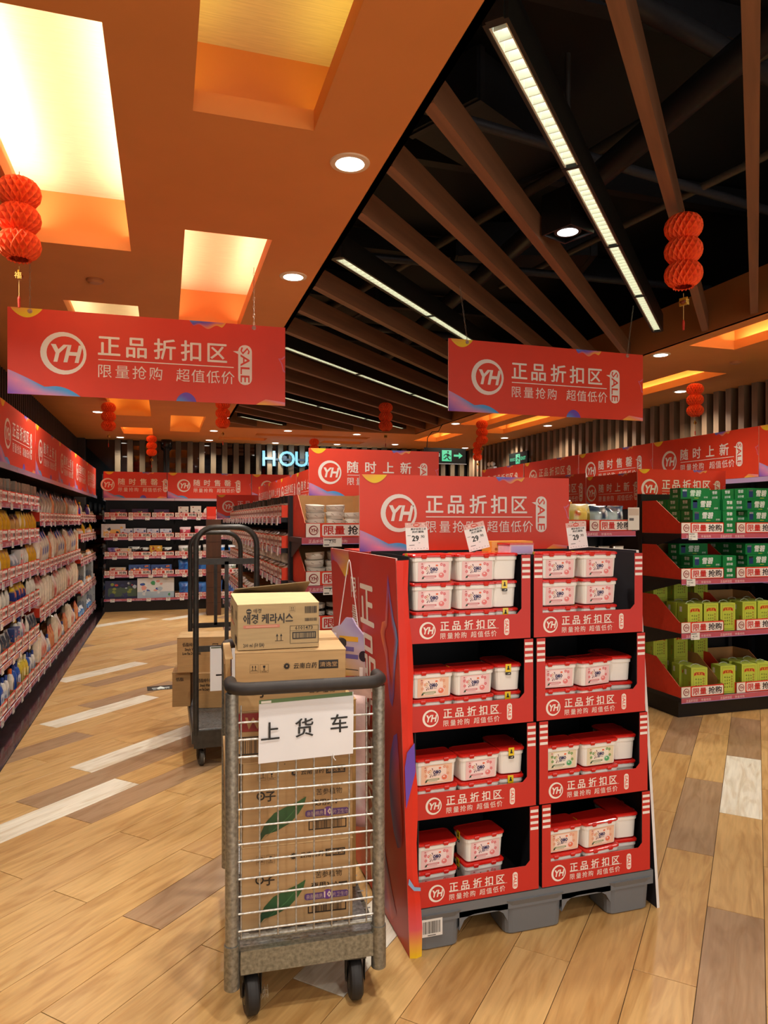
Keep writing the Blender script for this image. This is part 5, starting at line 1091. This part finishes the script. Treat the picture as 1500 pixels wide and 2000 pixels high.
# ---------------- wire cart with cartons ----------------
CRT = empty('wire_cart', (.195, 2.15, 0), math.radians(-3.5), label='galvanised wire-sided stock cart with a black push handle, loaded with cartons', cat='cart')
Wc, Dc = .43, .74; st = '#94948e'
def post(name, x, y, z0, z1, r=.020, col=st, mat='worn_steel'):
    m = MB(); m.tube([(x, y, z0), (x, y, z1)], r, col, mat, 16); return m.build(name, CRT)
post('corner_post', -.005, 0, .115, .985); post('corner_post', Wc + .015, 0, .12, .985)
for x in (-.005, Wc + .015): m = MB(); m.tube([(x, 0, .105), (x, 0, .235)], .0235, '#8c8c84', 'worn_steel', 16); m.lathe([(.006, .098), (.02, .102), (.0235, .110)], '#8c8c84', 'worn_steel', 14, c=(x, 0)); m.build('post_sleeve', CRT)
m = MB(); m.box((.02, -.012, .145), (Wc - .005, .012, .215), '#8c8c80', 'worn_steel'); m.box((.0, .0, .15), (.02, Dc, .20), '#8c8c80', 'worn_steel'); m.box((Wc - .01, .0, .15), (Wc + .015, Dc, .20), '#8c8c80', 'worn_steel'); m.box((0, Dc - .02, .15), (Wc, Dc, .20), '#8c8c80', 'worn_steel'); m.build('base_frame', CRT)
m = MB(); m.box((.005, .01, .196), (Wc, Dc - .005, .204), '#a4a8aa', 'worn_steel')
for i in range(9):
    for j in range(14): xx = .03 + i * .05; yy = .04 + j * .055; m.box((xx, yy, .204), (xx + .022, yy + .006, .2055), '#b8bcbe', 'worn_steel')
m.build('deck_plate', CRT)
wm = MB(); wm.tube([(0, 0, 0), (Wc + .01, 0, 0)], .0032, '#c8c8c4', 'worn_steel', 8); WH = wm.mesh('cross_wire')
for k in range(13):
    put(WH, 'cross_wire', CRT, (0, -.004, .272 + k * .052))
wm = MB(); wm.tube([(0, 0, 0), (0, 0, .70)], .0026, '#b8b8b4', 'worn_steel', 8); WV = wm.mesh('upright_wire')
for k in range(8): put(WV, 'upright_wire', CRT, (.022 + k * .055, .003, .245))
m = MB(); m.tube([(.01, .01, .245), (Wc, .01, .245)], .0075, '#9a9a92', 'worn_steel', 10); m.build('rail', CRT); m = MB(); m.tube([(.01, .03, .998), (Wc, .03, .998)], .005, '#5a5850', 'worn_steel', 8); m.build('rail', CRT)
def uhandle(y, s, name='push_handle'):
    m = MB(); z = 1.003; pts = []
    A = [(-.008, y + s * .10), (-.008, y), (Wc + .022, y), (Wc + .022, y + s * .10)]
    pts = [(-.008, y + s * .07, z)]
    for i in range(7): a = math.radians(180 + 90 * i / 6) ; pts.append((-.008 + .05 + .05 * math.cos(a), y + s * (.02 - .0) + s * (-.05) * -math.sin(a) * -1 * -1, z))
    for i in range(7): a = math.radians(270 + 90 * i / 6); pts.append((Wc + .022 - .05 + .05 * math.cos(a), y + s * .02 - s * .05 * -math.sin(a), z))
    pts.append((Wc + .022, y + s * .07, z)); m.tube(pts, .0195, '#2c2624', 'rubber', 16); return m.build(name, CRT)
uhandle(-.005, 1); uhandle(Dc + .005, -1)
post('corner_post', -.005, Dc, .115, .985); post('corner_post', Wc + .015, Dc, .12, .985)
def caster(parent, x, y, r=.052, w=.032, rz=0.0, top=.15, col='#1c1a1a', straps=False):
    root = empty('caster', (x, y, 0), rz, parent=parent)
    m = MB(); rw = r; m.lathe([(rw * .5, -w / 2), (rw * .85, -w / 2), (rw * .97, -w * .36), (rw, -w * .15), (rw, w * .15), (rw * .97, w * .36), (rw * .85, w / 2), (rw * .5, w / 2)], col, 'rubber', 26, c=(0, r), axis='x'); m.build('wheel', root)
    m = MB(); m.lathe([(rw * .16, -w / 2 - .006), (rw * .5, -w / 2 - .001), (rw * .5, w / 2 + .001), (rw * .16, w / 2 + .006)], '#6a6860', 'worn_steel', 20, c=(0, r), axis='x'); m.build('hub', root)
    m = MB()
    for s in (-1, 1):
        xx = s * (w / 2 + .009); m.add([(xx, -.012, r - .014), (xx, .012, r - .014), (xx, .03, r * 2 + .012), (xx, -.03, r * 2 + .012)], [(0, 1, 2, 3), (3, 2, 1, 0)], '#3a3836', 'worn_steel'); m.box((min(xx, xx - s * .002), -.022, r), (max(xx, xx - s * .002), .022, r * 2 + .012), '#3a3836', 'worn_steel')
    m.box((-w / 2 - .011, -.032, r * 2 + .009), (w / 2 + .011, .032, r * 2 + .015), '#4a4844', 'worn_steel'); m.lathe([(.024, r * 2 + .015), (.024, top)], '#4a4844', 'worn_steel', 14)
    m.build('fork', root); return root
caster(CRT, .052, .035, rz=math.radians(6), r=.063, w=.042, top=.152); caster(CRT, Wc - .055, .03, rz=math.radians(-4), r=.063, w=.042, top=.152); caster(CRT, .06, Dc - .08, r=.058); caster(CRT, Wc - .06, Dc - .08, r=.058)
r = random.Random(8); m = MB()
for k in range(9): p = [(.085 + r.uniform(-.004, .02), .03 + r.uniform(-.01, .01), .05 + r.uniform(-.015, .03)) for _ in range(6)]; m.tube(p, .0006, '#c8b89a', 'plastic', 3)
m.build('string_tangle', CRT, kind='stuff')
# sign sheet
root = empty('paper_sign', (.195, 2.148, 0), math.radians(-3.5), label='white laminated sheet with three large characters tied to the cart wires', cat='sign')
m = MB(); x0, x1, z0, z1 = .072, .360, .772, .962; n = 12; vs = []; cs = []
for i in range(n + 1):
    for j in range(7):
        t, q = i / n, j / 6; vs.append((x0 + (x1 - x0) * t + .002 * q, -.0115 - .003 * math.sin(3 * t * q) - .004 * (1 - q) * t, z0 + (z1 - z0) * q + .010 * t - .0 * q)); cs.append('#e6e8ec')
m.add(vs, [(7 * i + j, 7 * i + 7 + j, 7 * i + 8 + j, 7 * i + 1 + j) for i in range(n) for j in range(6)], cs, 'gloss', True)
m.add([(a, b_ + .0006, c) for a, b_, c in vs], [(7 * i + j, 7 * i + 1 + j, 7 * i + 8 + j, 7 * i + 7 + j) for i in range(n) for j in range(6)], '#d8dade', 'gloss', True)
m.build('sheet', root)
m = MB(); m.M = Matrix(((1, 0, 0, 0), (0, 1, 0, 0), (.034, 0, 1, -.003), (0, 0, 0, 1)))
m.text('上', .080, .845, .060, -.0172, '#181818', .022, sx=1.0, res=2); m.text('货', .182, .846, .060, -.0172, '#181818', .022, res=2); m.text('车', .290, .848, .060, -.0172, '#181818', .022, res=2)
m.build('lettering', root, label='black lettering'); m = MB(); m.M = Matrix(((1, 0, 0, 0), (0, 1, 0, 0), (.034, 0, 1, -.003), (0, 0, 0, 1))); m.rect(.074, .952, .358, .9635, -.0160, '#5a7a48'); m.rect(.08, .953, .11, .960, -.0164, '#e8e8e0'); m.disc(.15, .765, .0016, -.0175, '#101010', n=8); m.M = Matrix(); m.build('top_strip', root, label='green top strip')
m = MB(); m.tube([(.30, -.012, .79), (.298, -.022, .776), (.304, -.024, .768)], .0016, '#e8e8e4', 'plastic', 6); m.build('cable_tie', root)

# cartons on the cart
def arrows(m, x, z, s, y, col='#2a2018', box=True):
    if box:
        for a in ((x, z, x + s, z + .02 * s), (x, z + s * 1.0, x + s, z + 1.02 * s), (x, z, x + .02 * s, z + s), (x + .98 * s, z, x + s, z + s), (x, z + .22 * s, x + s, z + .24 * s)): m.rect(*a, y, col)
    for dx in (.33, .67): m.rect(x + (dx - .025) * s, z + .32 * s, x + (dx + .025) * s, z + .75 * s, y, col); m.poly([(x + (dx - .1) * s, z + .68 * s), (x + (dx + .1) * s, z + .68 * s), (x + dx * s, z + .9 * s)], y, col)
    m.rect(x + .15 * s, z + .28 * s, x + .85 * s, z + .32 * s, y, col)
def glass_mark(m, x, z, s, y, col='#2a2018'):
    for a in ((x, z, x + s, z + .02 * s), (x, z + s, x + s, z + 1.02 * s), (x, z, x + .02 * s, z + s), (x + .98 * s, z, x + s, z + s), (x, z + .22 * s, x + s, z + .24 * s)): m.rect(*a, y, col)
    m.poly([(x + .35 * s, z + .85 * s), (x + .38 * s, z + .62 * s), (x + .5 * s, z + .55 * s), (x + .62 * s, z + .62 * s), (x + .65 * s, z + .85 * s)], y, col); m.rect(x + .47 * s, z + .34 * s, x + .53 * s, z + .58 * s, y, col); m.rect(x + .38 * s, z + .3 * s, x + .62 * s, z + .34 * s, y, col); m.rect(x + .2 * s, z + .1 * s, x + .8 * s, z + .14 * s, y, col)
def barcode(m, x, z, w, h, y, seed=0, col='#181410'):
    r = random.Random(seed); xx = x
    while xx < x + w: b_ = w * r.choice([.008, .014, .022]); m.rect(xx, z, min(xx + b_, x + w), z + h, y, col); xx += b_ + w * r.choice([.008, .012, .02])
def kraft(name, w, d, h, loc, rz, lab, cat='carton', col='#b89466', tape=True, printf=None, sidef=None, group=None, flaps=None):
    root = empty(name, loc, rz, label=lab, cat=cat, group=group); m = MB()
    m.bbox((-w / 2, 0, 0), (w / 2, d, h), .003, col, 'corrugated')
    m.build('box_body', root)
    if flaps is None:
        m = MB(); t = .003; m.box((-w / 2 - .001, -.001, h), (w / 2 + .001, d / 2 - .002, h + t), mixc(col, '#e8d0a0', .25), 'corrugated'); m.box((-w / 2 - .001, d / 2 + .002, h), (w / 2 + .001, d + .001, h + t), mixc(col, '#e8d0a0', .25), 'corrugated'); m.build('top_flap', root)
        if tape: m = MB(); m.box((-w / 2 - .0015, d / 2 - .025, h + t), (w / 2 + .0015, d / 2 + .025, h + t + .0006), '#c8a470', 'gloss'); m.build('tape', root)
    if printf:
        m = MB(); printf(m, w, h, -.0012)
        if sidef: m.M = Matrix.Translation((-w / 2, d / 2, 0)) @ Matrix.Rotation(-math.pi / 2, 4, 'Z'); sidef(m, d, h, -.0012); m.M = Matrix()
        m.build('print', root)
    return root
K = '#231a12'
def pr_yn(m, w, h, y):
    x0 = -w / 2; arrows(m, x0 + .13 * w, h * .79, .075 * w, y, K); glass_mark(m, x0 + .22 * w, h * .79, .075 * w, y, K)
    cx, cz = x0 + .46 * w, h * .85
    m.disc(cx, cz, .024 * w, y, K, n=16)
    for i in range(12): a = i * math.pi / 6; m.poly([(cx + .02 * w * math.cos(a - .2), cz + .02 * w * math.sin(a - .2)), (cx + .036 * w * math.cos(a), cz + .036 * w * math.sin(a)), (cx + .02 * w * math.cos(a + .2), cz + .02 * w * math.sin(a + .2))], y, K)
    m.disc(cx, cz, .008 * w, y - .0003, '#b08858', n=8)
    m.text('云南白药', x0 + .52 * w, h * .825, .055 * w, y, K, .02, width=.21 * w, shear=.12); m.rect(x0 + .75 * w, h * .81, x0 + .93 * w, h * .90, y, K); m.text('清逸堂', x0 + .76 * w, h * .832, .05 * w, y - .0005, '#b08858', .02, width=.16 * w)
    m.ring(x0 + .16 * w, h * .60, .024 * w, .038 * w, y, K, n=20); m.disc(x0 + .16 * w, h * .60, .010 * w, y, K, n=10); m.text('子', x0 + .20 * w, h * .54, .10 * w, y, K, .05)
    lf = [(.15, .05), (.155, .14), (.20, .27), (.28, .38), (.38, .44), (.50, .50), (.57, .55), (.55, .45), (.50, .35), (.42, .24), (.30, .16), (.20, .13)]
    m.add([(x0 + a * w, y, b_ * h) for a, b_ in lf], [tuple(range(len(lf)))], [grad(['#1e3a22', '#3a6a38', '#244a28'], i / 11) for i in range(12)]); m.add([(x0 + .15 * w, y - .0004, .05 * h), (x0 + .40 * w, y - .0004, .30 * h), (x0 + .57 * w, y - .0004, .55 * h), (x0 + .395 * w, y - .0004, .31 * h)], [(0, 1, 2, 3)], '#4a7a48')
    m.text('苦参植物', x0 + .66 * w, h * .56, .062 * w, y, K, 0, width=.24 * w); m.text('夜用300', x0 + .62 * w, h * .43, .065 * w, y, K, .03, width=.24 * w); m.rect(x0 + .87 * w, .46 * h, x0 + .95 * w, .48 * h, y, K)
    m.rrect(x0 + .56 * w, h * .295, x0 + .96 * w, h * .375, .03 * h, y, '#5a3a78'); m.disc(x0 + .77 * w, h * .345, .045 * w, y - .0003, '#6a3a88', n=16); m.text('亲肤棉质', x0 + .575 * w, h * .31, .045 * w, y - .0006, '#c8a8a0', .0, width=.15 * w); m.text('10', x0 + .735 * w, h * .31, .075 * w, y - .0006, '#e0c8b8', .03, width=.07 * w); m.text('片卫生巾', x0 + .815 * w, h * .31, .045 * w, y - .0006, '#c8a8a0', 0, width=.14 * w)
    m.rect(x0 + .59 * w, h * .13, x0 + .94 * w, h * .25, y, K); m.rect(x0 + .60 * w, h * .145, x0 + .93 * w, h * .235, y - .0003, '#b08858'); barcode(m, x0 + .62 * w, h * .145, .28 * w, h * .09, y - .0006, 3)
B0 = (.405, 2.24)
kraft('stock_carton', .355, .40, .262, (B0[0] + .0, B0[1], .2062), math.radians(-5), 'brown carton with green leaf print at the bottom of the wire cart', printf=pr_yn)
kraft('stock_carton', .352, .40, .262, (B0[0] + .003, B0[1] + .002, .4715), math.radians(-4), 'brown carton with green leaf print second from the bottom of the wire cart', printf=pr_yn)
def pr_lb(m, w, h, y):
    m.poly([(-w * .47, h * .98), (-w * .20, h * .98), (-w * .24, h * .62), (-w * .44, h * .62)], y, '#8a2018'); m.poly([(-w * .40, h * .9), (-w * .37, h * .66), (-w * .335, h * .82), (-w * .30, h * .66), (-w * .26, h * .9), (-w * .29, h * .9), (-w * .305, h * .78), (-w * .335, h * .9), (-w * .365, h * .78), (-w * .38, h * .9)], y - .0004, '#b89060')
    m.rect(-w * .46, h * .16, -w * .06, h * .52, y, K); m.rect(-w * .45, h * .19, -w * .07, h * .5, y - .0003, '#b08858'); barcode(m, -w * .44, h * .19, .35 * w, h * .31, y - .0006, 5); m.text('立白科技集团', w * .07, h * .22, .085 * w, y, K, .03, width=.40 * w)
kraft('stock_carton', .385, .42, .16, (B0[0] - .012, B0[1] - .002, .737), math.radians(-5), 'brown carton with red mark and wide barcode, middle of the cart stack', printf=pr_lb, col='#a8845a')
def pr_yn2(m, w, h, y): pr_yn(m, w, h, y)
kraft('stock_carton', .350, .40, .182, (B0[0] - .022, B0[1] - .004, .901), math.radians(-6), 'brown carton with black sunflower mark directly under the opened top box', printf=lambda m, w, h, y: pr_half(m, w, h, y), col='#c09a68') if False else None
def pr_half(m, w, h, y):
    H2 = .30; m2 = h - H2; M0 = m.M.copy(); m.M = M0 @ Matrix.Translation((0, 0, m2))
    k = MB(); pr_yn(k, w, H2, y)
    # keep only what lies on this face
    base = 0
    for f, sl, sm_ in zip(k.f, k.m, k.sm):
        pts = [k.v[i] for i in f]; cs_ = k.c[base:base + len(f)]; base += len(f)
        if min(p[2] for p in pts) + m2 > .004: m.add(pts, [tuple(range(len(f)))], [c[:3] for c in cs_], 'print_card')
    m.M = M0
kraft('stock_carton', .350, .40, .182, (B0[0] - .022, B0[1] - .004, .901), math.radians(-6), 'brown carton with black sunflower mark directly under the opened top box', printf=pr_half, col='#c09a68')
# opened box on top
TB = kraft('opened_carton', .262, .30, .142, (B0[0] - .056, B0[1] + .03, 1.089), math.radians(-1), 'opened brown shampoo carton with foreign writing on top of the cart stack', flaps=0, col='#b49a70',
      printf=lambda m, w, h, y: (m.disc(-w * .44 + .020, h * .86, .0085, y, K, n=16), m.rect(-w * .44 + .013, h * .85, -w * .44 + .027, h * .87, y - .0003, '#b49a70'), m.text('애경', -w * .44 + .034, h * .83, .015, y, K, .02), m.text('애경 케라시스', -w * .43, h * .60, .034, y, K, .045, width=.60 * w),
                                 m.rect(-w * .43, h * .485, h * 0 + w * .01, h * .55, y, '#c87860'), m.rect(-w * .40, h * .51, -w * .02, h * .525, y - .0004, '#d8a888'), m.text('200 ml (50 EA)', -w * .43, h * .065, .016, y, K, .01, width=.25 * w),
                                 arrows(m, -w * .07, h * .10, .038, y, K, False), arrows(m, w * .13, h * .82, .018, y, K, True), barcode(m, w * .32, h * .78, .15 * w, h * .16, y, 7), barcode(m, w * .32, h * .60, .15 * w, h * .07, y, 8),
                                 [m.rect(*a, y, K) for a in ((w * .135, h * .10, w * .49, h * .108), (w * .135, h * .50, w * .49, h * .508), (w * .135, h * .10, w * .14, h * .505), (w * .485, h * .10, w * .49, h * .505), (w * .135, h * .39, w * .49, h * .395))],
                                 m.text('6101473', w * .20, h * .415, .0165, y, K, .01, width=.22 * w), m.rect(w * .165, h * .20, w * .46, h * .36, y, K), m.rect(w * .18, h * .225, w * .445, h * .335, y - .0003, '#b49a70'), barcode(m, w * .19, h * .225, .25 * w, h * .11, y - .0006, 9)),
      sidef=lambda m, w, h, y: (barcode(m, w * .28, h * .65, .14 * w, h * .2, y, 11), m.text('애경', -w * .35, h * .55, .05, y, K, .03, width=.24 * w), m.rect(-w * .35, h * .44, w * .1, h * .5, y, '#c87860'), m.rect(w * .2, h * .08, w * .44, h * .28, y, K)))
w, d, h = .262, .30, .142
def flap(nm, pts, c):
    m = MB(); n = len(pts); vs = [tuple(p) for p in pts]; nrm = (Vector(pts[1]) - Vector(pts[0])).cross(Vector(pts[2]) - Vector(pts[1])).normalized() * .003
    m.add(vs + [tuple(Vector(p) + nrm) for p in pts], [tuple(range(n))[::-1], tuple(range(n, 2 * n))] + [(i, (i + 1) % n, n + (i + 1) % n, n + i) for i in range(n)], c, 'corrugated'); return m.build(nm, TB)
flap('top_flap', [(-w / 2, 0, h), (w / 2, 0, h), (w / 2 - .01, .125, h + .022), (-w / 2 - .012, .13, h + .024)], '#d0bc8c')
flap('top_flap', [(-w / 2, d, h), (w / 2, d, h), (w / 2 + .004, d - .12, h + .055), (-w / 2 + .005, d - .13, h + .035)][::-1], '#8a7450')
flap('top_flap', [(-w / 2, 0, h), (-w / 2, d, h), (-w / 2 + .07, d - .02, h + .004), (-w / 2 + .07, .02, h + .004)], '#7a6444')
# flattened cartons standing beside the stack
for i, (xx, yy, z0, ww, hh, t, lab) in enumerate([(-.008, .16, .72, .30, .335, .012, 'upper'), (-.006, .15, .21, .34, .50, .010, 'lower')]):
    m = MB(); m.M = Matrix.Rotation(math.radians(-1.5), 4, 'Y'); m.box((-t, 0, 0), (t * .3, ww, hh), '#b08c5c', 'corrugated'); m.box((-t * 1.3, .02, hh * .3), (-t, .1, hh * .95), '#a07c50', 'corrugated'); m.box((-t, 0, hh), (t, ww, hh + .004), '#c8a878', 'corrugated'); m.M = Matrix()
    m.build('flattened_carton', None, loc=(.19 + xx + .022, 2.15 + yy, z0), rz=math.radians(-3), label='folded flat brown carton wedged in the %s side of the wire cart' % lab, cat='carton')
kraft('stock_carton', .10, .50, .66, (.595, 2.42, .2062), math.radians(-2), 'tall narrow brown carton behind the stack on the side of the red stand', col='#a8844c', tape=False)

# ---------------- second platform truck with milk cartons ----------------
PT = empty('platform_truck', (.165, 4.42, 0), 0, label='dark grey platform truck with two looped pipe handles', cat='cart'); Wp, Dp = .39, 1.02; ir = '#3a3835'
m = MB(); m.box((0, .0, .12), (Wp, .012, .225), ir, 'painted_iron'); m.box((0, Dp - .012, .12), (Wp, Dp, .225), ir, 'painted_iron'); m.box((-.012, 0, .15), (0, Dp, .225), ir, 'painted_iron'); m.box((Wp, 0, .15), (Wp + .012, Dp, .225), ir, 'painted_iron'); m.build('base_frame', PT)
m = MB(); m.box((0, .012, .222), (Wp, Dp - .012, .228), '#7a7e80', 'worn_steel')
for i in range(11):
    for j in range(26): xx = .02 + i * .034; yy = .03 + j * .038; m.box((xx + .01 * (j % 2), yy, .228), (xx + .012 + .01 * (j % 2), yy + .004, .2292), '#90949a', 'worn_steel')
m.build('deck_plate', PT)
def loop(y, z1, nm):
    pts = [(.012, y, .2)] + [(.012, y, z) for z in (.5, .9, z1 - .11)]
    for i in range(1, 7): a = math.radians(180 - 90 * i / 6); pts.append((.012 + .11 + .11 * math.cos(a), y, z1 - .11 + .11 * math.sin(a)))
    for i in range(7): a = math.radians(90 - 90 * i / 6); pts.append((Wp - .012 - .11 + .11 * math.cos(a), y, z1 - .11 + .11 * math.sin(a)))
    pts += [(Wp - .012, y, z) for z in (.9, .5, .2)]
    m = MB(); m.tube(pts, .0175, ir, 'painted_iron', 14); m.build('loop_handle', PT)
    for z in (z1 - .21, .45 + .27 * 1): m = MB(); m.box((.012, y - .006, z - .018), (Wp - .012, y + .006, z + .018), ir, 'painted_iron'); m.build('cross_bar', PT)
    m = MB(); m.box((Wp / 2 - .012, y - .006, .72), (Wp / 2 + .012, y + .006, z1 - .21), ir, 'painted_iron'); m.build('centre_bar', PT)
loop(.012, 1.46, 'near'); loop(Dp - .012, 1.41, 'far')
for (x, y, rz) in ((.045, .06, .2), (Wp - .045, .06, 0), (.03, Dp - .08, -.3), (Wp - .045, Dp - .08, 0)): caster(PT, x, y, r=.05, w=.028, rz=rz, top=.15, col='#4a4844' if y < .1 and x < .1 else '#1a1a1a')
r = random.Random(4); m = MB()
for k in range(4):
    pts = [(.06 + .003 * r.random(), .06 + .05 * math.cos(a_) * r.uniform(.8, 1), .05 + .045 * math.sin(a_) * r.uniform(.8, 1)) for a_ in [q * .628 for q in range(11)]]; m.tube(pts, .0012, '#d0ccc0', 'plastic', 4)
m.build('string_tangle', PT, kind='stuff')
def pr_milk(m, w, h, y): m.text('低脂纯牛奶', -w * .40, h * .76, .028, y, K, .03, width=.30 * w); m.text('Simply White', -w * .36, h * .63, .026, y, K, .03, width=.24 * w); m.text('Low Fat Dairy Milk', -w * .40, h * .51, .026, y, K, .03, width=.34 * w); m.rect(w * .15, h * .66, w * .26, h * .68, y, K); m.rect(w * .15, h * .8, w * .26, h * .82, y, K); m.rect(w * .15, h * .66, w * .157, h * .82, y, K); m.rect(w * .25, h * .66, w * .257, h * .82, y, K)
kraft('milk_carton', .36, .26, .235, (.255, 4.98, .466), math.radians(-8), 'brown milk carton on top of the pile on the platform truck', printf=pr_milk, col='#b8905e', tape=False)
kraft('milk_carton', .30, .26, .232, (.33, 4.92, .2302), math.radians(-12), 'brown milk carton at the bottom of the pile nearest the camera on the platform truck', printf=pr_milk, col='#b08856', tape=False)
kraft('milk_carton', .12, .26, .232, (.105, 5.02, .2302), math.radians(-6), 'narrow brown milk carton at the outer edge under the top one on the platform truck', printf=lambda m, w, h, y: m.text('低脂', -w * .3, h * .76, .026, y, K, .03), col='#a07a4c', tape=False)
root = empty('paper_sign', (.345, 4.41, 0), 0, label='white sheet with a large black character hanging on the platform truck', cat='sign')
m = MB(); m.box((-.085, -.002, .465), (.19, 0, .735), '#e8eaee', 'print_card'); m.rect(-.08, .724, .18, .732, -.0026, '#5a6a58'); m.text('上', -.05, .56, .105, -.0026, '#181818', .02, res=2); m.text('货', .085, .56, .1, -.0026, '#181818', -.012, res=2); m.build('sheet', root)
m = MB(); m.tube([(.03, -.003, .73), (.03, -.006, .75), (.03, .01, .765)], .0016, '#e8e8e4', 'plastic', 5); m.build('cable_tie', root)
